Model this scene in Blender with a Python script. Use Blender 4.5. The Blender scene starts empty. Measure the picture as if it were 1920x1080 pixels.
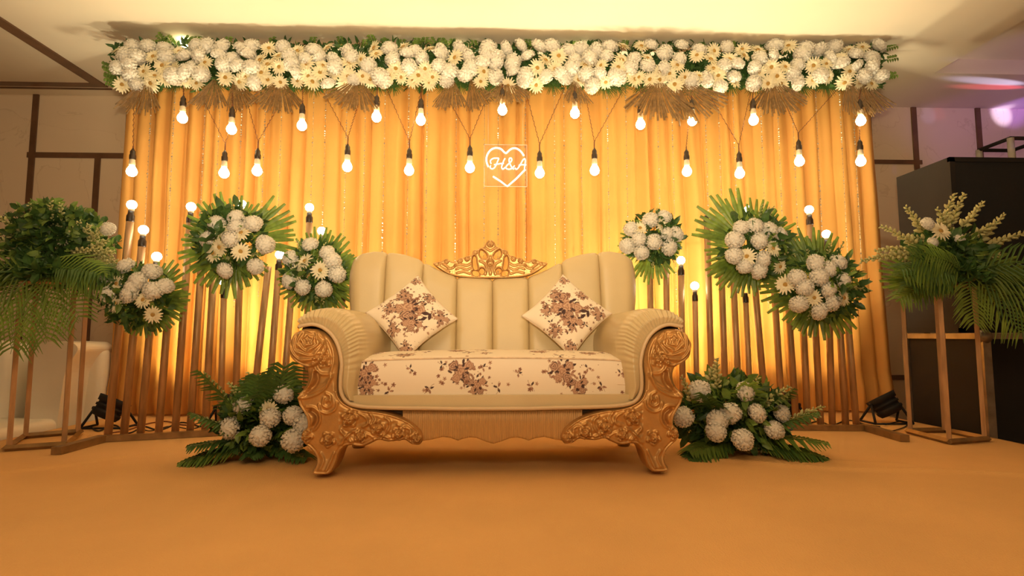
import bpy, math, random
import numpy as np
from mathutils import Vector, Matrix, Quaternion, noise
R = random.Random(7)
PI = math.pi
C = bpy.context.scene.collection
sc = bpy.context.scene
# ------------------------------------------------------------------ camera
F = 1050.0; TILT = math.atan(88/1050.0); YAW = math.radians(-2.0); CH = 0.60
cd = bpy.data.cameras.new('camera'); cam = bpy.data.objects.new('camera', cd); C.objects.link(cam)
cd.sensor_width = 36; cd.lens = F/1920*36; cd.clip_start = .05
cam.location = (0, 0, CH); cam.rotation_euler = (PI/2+TILT, 0, YAW); sc.camera = cam
_M = cam.rotation_euler.to_matrix(); _r = _M @ Vector((1,0,0)); _u = _M @ Vector((0,1,0)); _f = _M @ Vector((0,0,-1))
def ray(px, py): return _f*F + _r*(px-960) - _u*(py-540)
def P(px, py, Y):
    d = ray(px, py); return Vector((0,0,CH)) + d*(Y/d.y)
def PZ(px, py, z=0.0):
    d = ray(px, py); return Vector((0,0,CH)) + d*((z-CH)/d.z)
# ------------------------------------------------------------------ world, lights, exposure
w = bpy.data.worlds.new('world'); sc.world = w; w.use_nodes = True
w.node_tree.nodes['Background'].inputs[0].default_value = (1.0, .66, .38, 1)
w.node_tree.nodes['Background'].inputs[1].default_value = .30
sc.view_settings.view_transform = 'Standard'; sc.view_settings.look = 'None'
sc.view_settings.exposure = 0.0; sc.view_settings.gamma = 1; sc.view_settings.use_curve_mapping = False
sc.cycles.use_denoising = True
sc.cycles.max_bounces = 6; sc.cycles.sample_clamp_indirect = 6; sc.cycles.sample_clamp_direct = 0
CEIL = 2.85; WALLY = 5.25
def light(name, kind, loc, target, power, color, **kw):
    l = bpy.data.lights.new(name, kind); l.energy = power; l.color = color
    for k, v in kw.items(): setattr(l, k, v)
    o = bpy.data.objects.new(name, l); C.objects.link(o); o.location = loc
    o.rotation_euler = (Vector(target)-Vector(loc)).to_track_quat('-Z', 'Y').to_euler(); return o
# the photographer's flash bounced off the ceiling
light('bounce_flash', 'SPOT', (0, -.05, .78), (0, 2.2, CEIL), 480, (1, .80, .50), spot_size=math.radians(118), spot_blend=1.0, shadow_soft_size=.03)
# hall ceiling lights in front of the stage
light('hall_light', 'AREA', (-.4, -1.6, 2.7), (0, 2.6, .3), 74, (1, .74, .44), shape='RECTANGLE', size=3.2, size_y=.8)
# party lights on the right
for i, (l, t, p, c, s) in enumerate([((4.9, 3.0, 1.9), P(1840,260,WALLY), 30, (.50,.22,1), 40), ((4.9, 3.0, 1.9), PZ(1900,140,CEIL), 18, (.5,.22,1), 44), ((6.3, 4.9, 2.55), PZ(1862,153,CEIL), 620, (.62,.58,1), 4.5),
        ((6.3, 4.8, 2.55), PZ(1862,163,CEIL), 420, (1,.10,.16), 4.5), ((6.3, 4.0, 2.55), PZ(1900,107,CEIL), 260, (.30,.20,1), 4), ((5.6, 3.0, 1.5), P(1878,215,WALLY), 420, (.75,.65,1), 5.5), ((5.6, 3.0, 1.5), P(1893,195,WALLY), 240, (.35,.15,1), 11),
        ((4.3, 2.4, 1.9), P(1760,214,WALLY), 30, (1,.10,.1), 3.2), ((4.3, 2.5, 1.9), P(1740,217,WALLY), 45, (.5,.45,1), 4), ((4.3, 2.5, 1.9), P(1700,303,WALLY), 34, (1,.1,.1), 3.4), ((4.3, 2.5, 1.9), P(1682,318,WALLY), 16, (.4,.3,1), 3)]):
    light('party_light', 'SPOT', l, t, p, c, spot_size=math.radians(s), spot_blend=.8, shadow_soft_size=.01)

# ------------------------------------------------------------------ materials
def mat(name, col, rough=.6, metal=0, emit=None, strength=0, noise_amt=0, noise_scale=20, bump=0, bump_scale=60, trans=0, coat=0, attr=None, subsurf=0, stretch=None):
    m = bpy.data.materials.new(name); m.use_nodes = True; nt = m.node_tree; b = nt.nodes['Principled BSDF']
    b.inputs['Base Color'].default_value = (*col, 1); b.inputs['Roughness'].default_value = rough; b.inputs['Metallic'].default_value = metal
    if emit: b.inputs['Emission Color'].default_value = (*emit, 1); b.inputs['Emission Strength'].default_value = strength
    if trans: b.inputs['Transmission Weight'].default_value = trans
    if coat: b.inputs['Coat Weight'].default_value = coat; b.inputs['Coat Roughness'].default_value = .25
    tc = nt.nodes.new('ShaderNodeTexCoord'); src = tc.outputs['Object']
    if stretch:
        mp = nt.nodes.new('ShaderNodeMapping'); mp.inputs['Scale'].default_value = stretch; nt.links.new(src, mp.inputs[0]); src = mp.outputs[0]
    if attr:
        a = nt.nodes.new('ShaderNodeAttribute'); a.attribute_name = attr; nt.links.new(a.outputs['Color'], b.inputs['Base Color'])
    elif noise_amt:
        n = nt.nodes.new('ShaderNodeTexNoise'); n.inputs['Scale'].default_value = noise_scale; n.inputs['Detail'].default_value = 4
        nt.links.new(src, n.inputs['Vector'])
        r = nt.nodes.new('ShaderNodeValToRGB'); r.color_ramp.elements[0].position = .3; r.color_ramp.elements[1].position = .7
        r.color_ramp.elements[0].color = (*[c*(1-noise_amt) for c in col], 1); r.color_ramp.elements[1].color = (*[min(1, c*(1+noise_amt)) for c in col], 1)
        nt.links.new(n.outputs[0], r.inputs[0]); nt.links.new(r.outputs[0], b.inputs['Base Color'])
    if bump:
        n = nt.nodes.new('ShaderNodeTexNoise'); n.inputs['Scale'].default_value = bump_scale; n.inputs['Detail'].default_value = 5
        nt.links.new(src, n.inputs['Vector'])
        bp = nt.nodes.new('ShaderNodeBump'); bp.inputs['Strength'].default_value = bump; bp.inputs['Distance'].default_value = .01
        nt.links.new(n.outputs[0], bp.inputs['Height']); nt.links.new(bp.outputs[0], b.inputs['Normal'])
    return m
def leafmat(name, col, amt=.35, scale=9, rough=.5, tl=.35):
    m = mat(name, col, rough, noise_amt=amt, noise_scale=scale); nt = m.node_tree; b = nt.nodes['Principled BSDF']
    t = nt.nodes.new('ShaderNodeBsdfTranslucent'); mx = nt.nodes.new('ShaderNodeMixShader'); mx.inputs[0].default_value = tl
    ramp = [n for n in nt.nodes if n.type == 'VALTORGB'][0]
    nt.links.new(ramp.outputs[0], t.inputs[0]); nt.links.new(b.outputs[0], mx.inputs[1]); nt.links.new(t.outputs[0], mx.inputs[2])
    nt.links.new(mx.outputs[0], nt.nodes['Material Output'].inputs[0]); return m
M = {}
M['gold'] = mat('gold_paint', (.56,.315,.11), .34, .55, noise_amt=.12, noise_scale=14, bump=.12, bump_scale=90)
M['pipe'] = mat('bronze_gold_pipe', (.48,.28,.135), .42, .3, noise_amt=.25, noise_scale=7, stretch=(6,6,.8))
M['frame'] = mat('antique_gold_frame', (.30,.18,.075), .4, .5, noise_amt=.3, noise_scale=12)
M['leather'] = mat('cream_leather', (.61,.475,.26), .33, noise_amt=.04, noise_scale=5, bump=.06, bump_scale=160, coat=.15)
M['welt'] = mat('leather_piping', (.62,.45,.26), .4, bump=.1, bump_scale=200)
M['gap_frame'] = mat('gap_shade_and_frame', (.10,.06,.03), .7, noise_amt=.1)  # dark brown for the painted gap shade and the under frame
M['apron'] = mat('reeded_gold_wood', (.58,.34,.13), .45, .2, noise_amt=.1, noise_scale=10, stretch=(30,1,1))
M['print'] = mat('floral_print_cloth', (.8,.7,.6), .8, attr='print', bump=.08, bump_scale=300)
M['cloth'] = leafmat('yellow_drape', (.76,.385,.095), .05, 3, .75, .18)
M['carpet'] = mat('orange_carpet', (.70,.40,.145), .95, noise_amt=.06, noise_scale=2.2, bump=.35, bump_scale=190)
M['lowfloor'] = mat('dark_floor', (.12,.07,.04), .6, noise_amt=.2)
M['ceil'] = mat('ceiling_paint', (.80,.70,.54), .85, noise_amt=.02, noise_scale=2)
M['ceil2'] = mat('ceiling_panel', (.70,.60,.45), .6, noise_amt=.03, noise_scale=3)
M['trimw'] = mat('brown_trim', (.14,.07,.035), .4, noise_amt=.25, noise_scale=6)
M['chrys'] = leafmat('white_petal', (.93,.90,.82), .02, 8, .6, .3)
M['gerb'] = leafmat('cream_petal', (.92,.85,.62), .04, 8, .6, .2)
M['gcen'] = mat('flower_centre', (.42,.25,.06), .9, noise_amt=.3, noise_scale=200)
M['bud'] = leafmat('cream_bud', (.66,.63,.30), .2, 30, .5, .25)
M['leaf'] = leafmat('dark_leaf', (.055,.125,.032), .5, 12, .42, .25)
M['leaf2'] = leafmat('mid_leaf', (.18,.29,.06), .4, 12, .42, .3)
M['palm'] = leafmat('palm_green', (.20,.32,.06), .35, 6, .4, .45)
M['palmdark'] = leafmat('palm_dark_green', (.08,.17,.04), .35, 6, .4, .3)
M['dry'] = leafmat('dried_palm', (.25,.15,.06), .35, 14, .45, .2)
M['glow'] = mat('lit_bulb', (1,1,1), .5, emit=(1,.80,.42), strength=27)
M['glow2'] = mat('lit_bulb_white', (1,1,1), .5, emit=(1,.90,.68), strength=22)
M['neon'] = mat('neon_tube', (1,1,1), .5, emit=(1,.90,.70), strength=1.6)
M['socket'] = mat('bakelite_socket', (.035,.02,.012), .35, noise_amt=.2)
M['bulbbase'] = mat('bulb_base_plastic', (.72,.62,.45), .4, noise_amt=.05)
M['wire'] = mat('brown_wire', (.16,.05,.02), .5, noise_amt=.2)
M['black'] = mat('black_plastic', (.010,.007,.006), .8, noise_amt=.3, noise_scale=5)
M['blackmat'] = mat('black_cloth_grille', (.008,.008,.009), .8, bump=.3, bump_scale=400)
M['alu'] = mat('worn_aluminium', (.33,.27,.2), .4, .7, noise_amt=.3, noise_scale=9)
M['whitetube'] = mat('white_tube', (.6,.56,.5), .4, .2, noise_amt=.1)
M['whiteleather'] = mat('white_leather', (.85,.77,.62), .4, noise_amt=.05, noise_scale=3, bump=.05)
M['red'] = mat('red_ribbon', (.5,.02,.015), .35, noise_amt=.3, noise_scale=30)
M['bead'] = mat('glass_bead', (.50,.44,.34), .15, .55, noise_amt=.5, noise_scale=25)
M['reed'] = mat('stem_green', (.16,.25,.06), .5, noise_amt=.3)
# marble wall
def marble():
    m = mat('beige_marble_wall', (.50,.38,.25), .45); nt = m.node_tree; b = nt.nodes['Principled BSDF']
    tc = nt.nodes.new('ShaderNodeTexCoord'); n = nt.nodes.new('ShaderNodeTexNoise'); n.inputs['Scale'].default_value = 1.3; n.inputs['Detail'].default_value = 8; n.inputs['Distortion'].default_value = 1.6
    nt.links.new(tc.outputs['Object'], n.inputs[0]); r = nt.nodes.new('ShaderNodeValToRGB'); cr = r.color_ramp
    cr.elements[0].position = .0; cr.elements[0].color = (.76,.62,.45,1); cr.elements[1].position = 1; cr.elements[1].color = (.73,.59,.42,1)
    for p, c in ((.492, (.75,.61,.44,1)), (.5, (.66,.52,.36,1)), (.508, (.76,.62,.45,1))):
        e = cr.elements.new(p); e.color = c
    nt.links.new(n.outputs[0], r.inputs[0]); nt.links.new(r.outputs[0], b.inputs['Base Color']); return m
M['wall'] = marble()
def acrylic():
    m = bpy.data.materials.new('clear_acrylic'); m.use_nodes = True; nt = m.node_tree; b = nt.nodes['Principled BSDF']
    t = nt.nodes.new('ShaderNodeBsdfTransparent'); t.inputs[0].default_value = (.97,.95,.92,1); g = nt.nodes.new('ShaderNodeBsdfGlossy'); g.inputs['Roughness'].default_value = .08
    mx = nt.nodes.new('ShaderNodeMixShader'); mx.inputs[0].default_value = .07
    nt.links.new(t.outputs[0], mx.inputs[1]); nt.links.new(g.outputs[0], mx.inputs[2]); nt.links.new(mx.outputs[0], nt.nodes['Material Output'].inputs[0]); nt.nodes.remove(b); return m
M['acrylic'] = acrylic()

# ------------------------------------------------------------------ mesh helpers
def catmull(pts, n):
    pts = [Vector(p) for p in pts]; out = []
    L = len(pts)-1
    for k in range(n):
        t = k/(n-1)*L; i = min(int(t), L-1); f = t-i
        p0 = pts[max(i-1,0)]; p1 = pts[i]; p2 = pts[i+1]; p3 = pts[min(i+2,L)]
        out.append(.5*((2*p1)+(-p0+p2)*f+(2*p0-5*p1+4*p2-p3)*f*f+(-p0+3*p1-3*p2+p3)*f**3))
    return out
class MB:
    def __init__(s): s.v = []; s.f = []; s.m = []; s.cur = 0
    def add(s, vs, fs):
        b = len(s.v); s.v.extend([tuple(v) for v in vs]); s.f.extend([tuple(b+i for i in f) for f in fs]); s.m.extend([s.cur]*len(fs)); return s
    def box(s, lo, hi, mtx=None):
        x0,y0,z0 = lo; x1,y1,z1 = hi
        vs = [Vector(p) for p in ((x0,y0,z0),(x1,y0,z0),(x1,y1,z0),(x0,y1,z0),(x0,y0,z1),(x1,y0,z1),(x1,y1,z1),(x0,y1,z1))]
        if mtx: vs = [mtx @ v for v in vs]
        return s.add(vs, [(0,3,2,1),(4,5,6,7),(0,1,5,4),(1,2,6,5),(2,3,7,6),(3,0,4,7)])
    def tube(s, pts, r, n=8, caps=True, flat=1.0):
        pts = [Vector(p) for p in pts]; N = len(pts); rs = r if isinstance(r, (list,tuple)) else [r]*N
        vs = []; up = None
        for i in range(N):
            d = (pts[min(i+1,N-1)]-pts[max(i-1,0)])
            d = d.normalized() if d.length > 1e-9 else Vector((0,0,1))
            if up is None: up = Vector((0,0,1)) if abs(d.z) < .9 else Vector((1,0,0))
            a = d.cross(up)
            if a.length < 1e-6: a = d.cross(Vector((1,0,.1)))
            a.normalize(); b = a.cross(d); up = b
            for k in range(n):
                t = 2*PI*k/n; vs.append(pts[i]+a*math.cos(t)*rs[i]+b*math.sin(t)*rs[i]*flat)
        fs = [(i*n+k, i*n+(k+1)%n, (i+1)*n+(k+1)%n, (i+1)*n+k) for i in range(N-1) for k in range(n)]
        if caps: fs += [tuple(range(n-1,-1,-1)), tuple((N-1)*n+k for k in range(n))]
        return s.add(vs, fs)
    def lathe(s, prof, c=(0,0,0), n=14, q=None):      # prof: (r, z)
        c = Vector(c); vs = []
        for r, z in prof:
            for k in range(n):
                v = Vector((r*math.cos(2*PI*k/n), r*math.sin(2*PI*k/n), z))
                if q is not None: v = q @ v
                vs.append(c+v)
        N = len(prof)
        fs = [(i*n+k, i*n+(k+1)%n, (i+1)*n+(k+1)%n, (i+1)*n+k) for i in range(N-1) for k in range(n)]
        fs += [tuple(range(n-1,-1,-1)), tuple((N-1)*n+k for k in range(n))]
        return s.add(vs, fs)
    def ball(s, c, r, n=10, sz=1):
        return s.lathe([(max(r*math.sin(PI*i/6), r*.02), -r*sz*math.cos(PI*i/6)) for i in range(7)], c, n)
    def mesh(s, name, mats, smooth=True):
        me = bpy.data.meshes.new(name); me.from_pydata(s.v, [], s.f)
        for m in (mats if isinstance(mats, (list,tuple)) else [mats]): me.materials.append(m)
        if len(set(s.m)) > 1: me.polygons.foreach_set('material_index', s.m)
        if smooth: me.polygons.foreach_set('use_smooth', [True]*len(s.f))
        me.update(); return me
    def build(s, name, mats, parent=None, smooth=True, world=True):
        if parent is not None and world:
            l = gloc(parent); s.v = [(v[0]-l.x, v[1]-l.y, v[2]-l.z) for v in s.v]
        return link(name, s.mesh(name, mats, smooth), parent)
def gloc(o):
    l = Vector((0,0,0))
    while o is not None: l = l+o.location; o = o.parent
    return l
def link(name, me, parent=None, loc=None, rot=None, scale=None):
    o = bpy.data.objects.new(name, me); C.objects.link(o)
    if parent is not None: o.parent = parent
    if loc is not None: o.location = Vector(loc)-(gloc(parent) if parent is not None else Vector((0,0,0)))
    if rot is not None: o.rotation_mode = 'QUATERNION'; o.rotation_quaternion = rot
    if scale is not None: o.scale = scale if isinstance(scale, (tuple,list)) else (scale,)*3
    return o
def thing(name, label, cat, loc=(0,0,0), group=None):
    o = bpy.data.objects.new(name, None); C.objects.link(o); o.location = loc; o.empty_display_size = .05
    return tag(o, label, cat, group)
def tag(o, label, cat, group=None):
    o['label'] = label; o['category'] = cat
    if group: o['group'] = group
    return o
def struct(o): o['kind'] = 'structure'; return o
def stuff(o): o['kind'] = 'stuff'; return o

def sdf_poly(X, Y, poly):
    """signed distance (inside positive) and nearest boundary point"""
    p = np.array(poly, float); q = np.roll(p, -1, 0); best = np.full(X.shape, 1e9); nx = np.zeros(X.shape); ny = np.zeros(X.shape); ins = np.zeros(X.shape, bool)
    for (ax, ay), (bx, by) in zip(p, q):
        dx, dy = bx-ax, by-ay; L = dx*dx+dy*dy
        if L < 1e-12: continue
        t = np.clip(((X-ax)*dx+(Y-ay)*dy)/L, 0, 1); cx = ax+t*dx; cy = ay+t*dy; d = np.hypot(X-cx, Y-cy); m = d < best
        best[m] = d[m]; nx[m] = cx[m]; ny[m] = cy[m]
        cond = (ay > Y) != (by > Y)
        with np.errstate(divide='ignore', invalid='ignore'): ins ^= cond & (X < (bx-ax)*(Y-ay)/(by-ay+1e-12)+ax)
    return np.where(ins, best, -best), nx, ny
def dpoly(X, Y, pts):
    best = np.full(X.shape, 1e9)
    if len(pts) > 2: pts = [tuple(q)[:2] for q in catmull([(*p, 0) for p in pts], 4*len(pts)-3)]
    for (ax, ay), (bx, by) in zip(pts[:-1], pts[1:]):
        dx, dy = bx-ax, by-ay; L = dx*dx+dy*dy+1e-9; t = np.clip(((X-ax)*dx+(Y-ay)*dy)/L, 0, 1)
        best = np.minimum(best, np.hypot(X-ax-t*dx, Y-ay-t*dy))
    return best
def closed_smooth(poly, k=4):
    n = len(poly); out = []
    for i in range(n):
        p0, p1, p2, p3 = [Vector((*poly[(i+j) % n], 0)) for j in (-1,0,1,2)]
        for a in range(k):
            f = a/k; q = .5*((2*p1)+(-p0+p2)*f+(2*p0-5*p1+4*p2-p3)*f*f+(-p0+3*p1-3*p2+p3)*f**3); out.append((q.x, q.y))
    return out
def carve(poly, hf, res, to_world, thick, holes=()):
    poly = closed_smooth(poly); holes = [closed_smooth(h) for h in holes]
    xs = [p[0] for p in poly]; ys = [p[1] for p in poly]
    gx = np.arange(min(xs)-res, max(xs)+2*res, res); gy = np.arange(min(ys)-res, max(ys)+2*res, res)
    X, Y = np.meshgrid(gx, gy); D, NX, NY = sdf_poly(X, Y, poly)
    for h in holes:
        d2, hx, hy = sdf_poly(X, Y, h); d2 = -d2; m = d2 < D; D = np.where(m, d2, D); NX = np.where(m, hx, NX); NY = np.where(m, hy, NY)
    ins = D > 0; cell = ins[:-1,:-1]|ins[1:,:-1]|ins[:-1,1:]|ins[1:,1:]
    Xs = np.where(ins, X, NX); Ys = np.where(ins, Y, NY); Dm = np.maximum(D, 0); H = hf(Xs, Ys, Dm)
    idx = -np.ones(X.shape, int); vs = []; fs = []
    def gid(j, i):
        if idx[j,i] < 0: idx[j,i] = len(vs); vs.append(to_world(Xs[j,i], Ys[j,i], H[j,i]))
        return int(idx[j,i])
    for j, i in zip(*np.nonzero(cell)): fs.append((gid(j+1,i), gid(j+1,i+1), gid(j,i+1), gid(j,i)))
    mb = MB(); mb.add(vs, fs); extrude_boundary(mb, Vector((0, thick, 0))); return mb
def extrude_boundary(mb, d):
    cnt = {}
    for f in mb.f:
        for a, b in zip(f, f[1:]+f[:1]): cnt[(a,b)] = cnt.get((a,b), 0)+1
    be = [(a,b) for (a,b) in cnt if (b,a) not in cnt]; mp = {}
    for a, b in be:
        for k in (a,b):
            if k not in mp: mp[k] = len(mb.v); mb.v.append(tuple(Vector(mb.v[k])+d))
    for a, b in be: mb.f.append((b, a, mp[a], mp[b])); mb.m.append(0)

# ================================================================== SETTING
SX0, SX1, SY1, SY0 = -2.80, 2.93, 4.95, -3.0
def stage():
    crs = [([(-3,887),(120,872),(260,852),(400,838)], .010), ([(1040,836),(1120,842),(1260,858),(1400,868),(1560,880),(1760,884),(1925,893)], .014), ([(1085,832),(1300,852),(1440,858),(1700,872)], .006)]
    wl = [([tuple(PZ(*p))[:2] for p in pts], h) for pts, h in crs]
    xs = np.linspace(SX0, SX1, 230); ys = np.concatenate([np.linspace(SY0, .8, 20)[:-1], np.linspace(.8, SY1, 230)])
    X, Y = np.meshgrid(xs, ys); Z = np.zeros(X.shape)
    for pts, h in wl:
        d = dpoly(X, Y, pts); Z += h*np.exp(-(d/.022)**2)
    for j in range(Z.shape[0]):
        for i in range(Z.shape[1]): Z[j,i] += .0035*noise.noise((X[j,i]*1.7, Y[j,i]*1.7, 3))
    Z[Y > 2.9] *= .4
    vs = list(zip(X.ravel(), Y.ravel(), Z.ravel())); W = len(xs); fs = [(j*W+i, j*W+i+1, (j+1)*W+i+1, (j+1)*W+i) for j in range(len(ys)-1) for i in range(W-1)]
    mb = MB(); mb.add([(float(a),float(b),float(c)) for a,b,c in vs], fs); extrude_boundary(mb, Vector((0,0,-.44)))
    return struct(mb.build('floor', M['carpet']))
stage()
struct(MB().box((-6.5,-4,-.5),(6.5,WALLY+.1,-.45)).build('floor', M['lowfloor'], smooth=False))
# ceiling: one slab with a shallow coffer on the right
_c = PZ(1752,137,CEIL); cx0, cy1, cx1, cy0 = _c.x, _c.y, 6.2, 1.2
def ceiling():
    mb = MB(); z0, z1 = CEIL, CEIL+.2
    mb.box((-6.5,-4,z0),(cx0,WALLY+.1,z1)); mb.box((cx0,cy1,z0),(6.5,WALLY+.1,z1)); mb.box((cx0,-4,z0),(6.5,cy0,z1)); mb.box((cx1,cy0,z0),(6.5,cy1,z1))
    mb.box((cx0,cy0,z0+.13),(cx1,cy1,z1))
    return struct(mb.build('ceiling', M['ceil'], smooth=False))
ceiling()
def wall(name, lo, hi): return struct(MB().box(lo, hi).build(name, M['wall'], smooth=False))
wb = wall('wall_back', (-6.5,WALLY,-.5), (6.5,WALLY+.1,CEIL)); wall('wall_left', (-6.6,-4,-.5), (-6.5,WALLY,CEIL)); wall('wall_right', (6.5,-4,-.5), (6.6,WALLY,CEIL))
def wbar(a, b, wd, name='trim_1'):       # strip on the back wall between two pixels
    a = P(*a, WALLY); b = P(*b, WALLY); h = wd/2
    if abs(a.x-b.x) > abs(a.z-b.z): lo = (min(a.x,b.x), WALLY-.012, (a.z+b.z)/2-h); hi = (max(a.x,b.x), WALLY, (a.z+b.z)/2+h)
    else: lo = ((a.x+b.x)/2-h, WALLY-.015, min(a.z,b.z)); hi = ((a.x+b.x)/2+h, WALLY, max(a.z,b.z))
    return struct(MB().box(lo, hi).build(name, M['trimw'], smooth=False))
k = 1
for a, b, wd in [((52,168),(43,800),.052), ((52,290),(300,294),.05), ((170,294),(168,800),.05), ((160,713),(300,712),.04),
                 ((1723,186),(1735,800),.05), ((1600,303),(1728,305),.042), ((1848,186),(1855,800),.05), ((1650,707),(1735,708),.045)]:
    wbar(a, b, wd, 'trim_%d' % k); k += 1
def cstrip(lo, hi, name, m='trimw', dz=.012): return struct(MB().box((lo[0],lo[1],CEIL-dz),(hi[0],hi[1],CEIL)).build(name, M[m], smooth=False))
lx = PZ(200,160,CEIL); 
cstrip((-6.3, .5), (lx.x-.10, lx.y-.06), 'trim_9', 'ceil2', .006)
cstrip((lx.x-.10, .5), (lx.x, lx.y+.02), 'trim_10'); cstrip((-6.3, lx.y-.06), (lx.x-.10, lx.y+.02), 'trim_11')
p2 = PZ(20,157,CEIL); q2 = PZ(0,148,CEIL)
cstrip((-6.3, lx.y-.20), (PZ(14,150,CEIL).x, lx.y-.165), 'trim_12'); cstrip((-6.3, lx.y+.06), (lx.x, lx.y+.075), 'trim_13')

# ================================================================== CURTAIN BACKDROP
YC = 4.35
def curtain():
    t = thing('backdrop_curtain', 'long pleated yellow cloth curtain hanging behind the sofa as a stage backdrop', 'curtain', (0, YC, 0))
    xa = P(226,420,YC).x; xb = P(1646,460,YC).x; n = 900; rows = 26
    rr = random.Random(3); edges = [0.0]
    while edges[-1] < 1: edges.append(edges[-1]+rr.uniform(.013,.028))
    e = np.array(edges); e = e/e[-1]; amp = [rr.uniform(.035,.085) for _ in e]; ske = [rr.uniform(.3,.7) for _ in e]
    vs = []; zt, zb = 2.66, .015
    for j in range(rows+1):
        v = j/rows; z = zt+(zb-zt)*v
        for i in range(n+1):
            u = i/n; k = min(int(np.searchsorted(e, u, 'right'))-1, len(e)-2); s = (u-e[k])/(e[k+1]-e[k]); s = s**(math.log(.5)/math.log(ske[k]))
            a = amp[k]*(.75+.25*v)
            y = -a*abs(math.sin(PI*s))**.7 + .010*math.sin(u*260+2*noise.noise((u*30, v*1.5, 0))) + .02*noise.noise((u*18, v*2.2, 5))
            if v > .9: y -= .05*math.sin((v-.9)/.1*PI)*.5
            flare = 1+.018*max(0, v-.1)
            x = xa+(xb-xa)*u; x = (x)*(flare if u > .5 else 1+.004*v)+.012*noise.noise((u*40, v*3, 1))
            vs.append((x, YC+y, z))
    W = n+1; fs = [(j*W+i, (j+1)*W+i, (j+1)*W+i+1, j*W+i+1) for j in range(rows) for i in range(n)]
    mb = MB(); mb.add(vs, fs); mb.build('curtain_cloth', M['cloth'], t)
    mb = MB(); mb.tube([(xa-.05,YC+.05,2.68),(xb+.05,YC+.05,2.68)], .022, 10)
    for x in (xa-.03, (xa+xb)/2, xb+.03): mb.tube([(x,YC+.07,0),(x,YC+.07,2.68)], .02, 8)
    mb.build('support_frame', M['black'], t)
curtain()

# bead strings
def bead_strings():
    xs = [278,322,380,408,450,494,525,585,608,648,683,720,765,800,855,908,934,985,1040,1058,1090,1140,1175,1235,1262,1325,1350,1378,1430,1462,1490,1535,1580,1605]
    rr = random.Random(11); meshes = []
    for v in range(4):
        mb = MB(); L = 1.80-.08*v; mb.tube([(0,0,0),(.002,0,-L*.5),(0,0,-L)], .0012, 3)
        z = -.03
        while z > -L:
            r = rr.choice([.0036,.0045,.0075]); mb.lathe([(r*.1,z-r),(r,z),(r*.1,z+r)], (0,0,0), 5); z -= rr.choice([.018,.026,.04])
        meshes.append(mb.mesh('bead_string', M['bead'], False))
    for i, x in enumerate(xs):
        p = P(x, 300, YC-.135); o = link('bead_string', meshes[i % 4], None, (p.x, YC-.135, 2.60))
        tag(o, 'thin string of small glass beads hanging down the front of the yellow curtain', 'bead string', 'bead strings hanging before the curtain')
bead_strings()

# ================================================================== FLOWER MESHES
def petal(mb, pts, wds, cup=.15, nrm=None):
    """strip along pts with widths; three verts across"""
    vs = []; N = len(pts)
    for i, p in enumerate(pts):
        d = (pts[min(i+1,N-1)]-pts[max(i-1,0)]).normalized(); n0 = nrm[i] if isinstance(nrm, list) else nrm
        side = d.cross(n0).normalized(); nn = side.cross(d)
        w_ = wds[i]; vs += [p-side*w_+nn*cup*w_, p, p+side*w_+nn*cup*w_]
    fs = []
    for i in range(N-1): b = i*3; fs += [(b,b+1,b+4,b+3),(b+1,b+2,b+5,b+4)]
    mb.add(vs, fs)
def dirv(pol, az): return Vector((math.sin(pol)*math.cos(az), math.sin(pol)*math.sin(az), math.cos(pol)))
def chrys(seed):
    rr = random.Random(seed); mb = MB()
    mb.lathe([(.05,-.4),(.5,-.3),(.80,.08),(.72,.4),(.45,.66),(.05,.76)], (0,0,0), 10)
    for a, n in ((10,4),(24,7),(42,11),(60,14),(80,16),(100,15)):
        for k in range(n):
            az = 2*PI*(k+rr.random()*.5)/n+a; A = math.radians(a+rr.uniform(-4,4)); s = rr.uniform(.9,1.06)
            p = [dirv(A+.35, az)*.45, dirv(A+.2, az)*.88*s, dirv(A-.02, az)*1.02*s, dirv(A-.2, az)*.93*s]
            for q in p: q.z = q.z*.72+.1
            petal(mb, p, [.08,.18,.17,.09], .3, [dirv(A, az)]*4)
    return mb.mesh('chrysanthemum', M['chrys'])
def gerb(seed):
    rr = random.Random(seed); mb = MB()
    for ring, (n, L, pol) in enumerate(((17,1.0,84),(15,.82,72),(12,.55,58))):
        for k in range(n):
            az = 2*PI*(k+rr.random()*.35)/n+ring; A = math.radians(pol+rr.uniform(-6,6)); l = L*rr.uniform(.9,1.06); d = dirv(A, az); up = dirv(A-PI/2, az)
            p = [d*.18, d*l*.6+up*.03, d*l-up*.05*l]
            petal(mb, p, [.05,.115,.045], .2, [up]*3)
    mb.cur = 1; mb.lathe([(.05,.02),(.27,.05),(.27,.12),(.18,.2),(.02,.2)], (0,0,0), 12)
    return mb.mesh('gerbera_daisy', [M['gerb'], M['gcen']])
CH_ = [chrys(i) for i in range(3)]; GE_ = [gerb(i) for i in range(3)]
def flower(t, kind, p, nrm, r, rr=R):
    q = Vector(nrm).normalized().to_track_quat('Z', 'Y') @ Quaternion((0,0,1), rr.uniform(0, 6))
    if kind == 'c': return link('chrysanthemum', rr.choice(CH_), t, p, q, r)
    return link('gerbera_daisy', rr.choice(GE_), t, p, q, r*1.08)
def leaf(mb, p, d, n0, L, wd):
    side = d.cross(n0)
    if side.length < 1e-4: side = d.cross(Vector((.3,.5,.8)))
    side.normalize(); nn = side.cross(d)
    mb.add([p, p+d*L*.35-side*wd+nn*wd*.25, p+d*L*.35, p+d*L*.35+side*wd+nn*wd*.25, p+d*L*.75-side*wd*.7-nn*wd*.1, p+d*L*.75-nn*wd*.35, p+d*L*.75+side*wd*.7-nn*wd*.1, p+d*L-nn*wd*.8],
           [(0,2,1),(0,3,2),(1,2,5,4),(2,3,6,5),(4,5,7),(5,6,7)])
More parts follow.
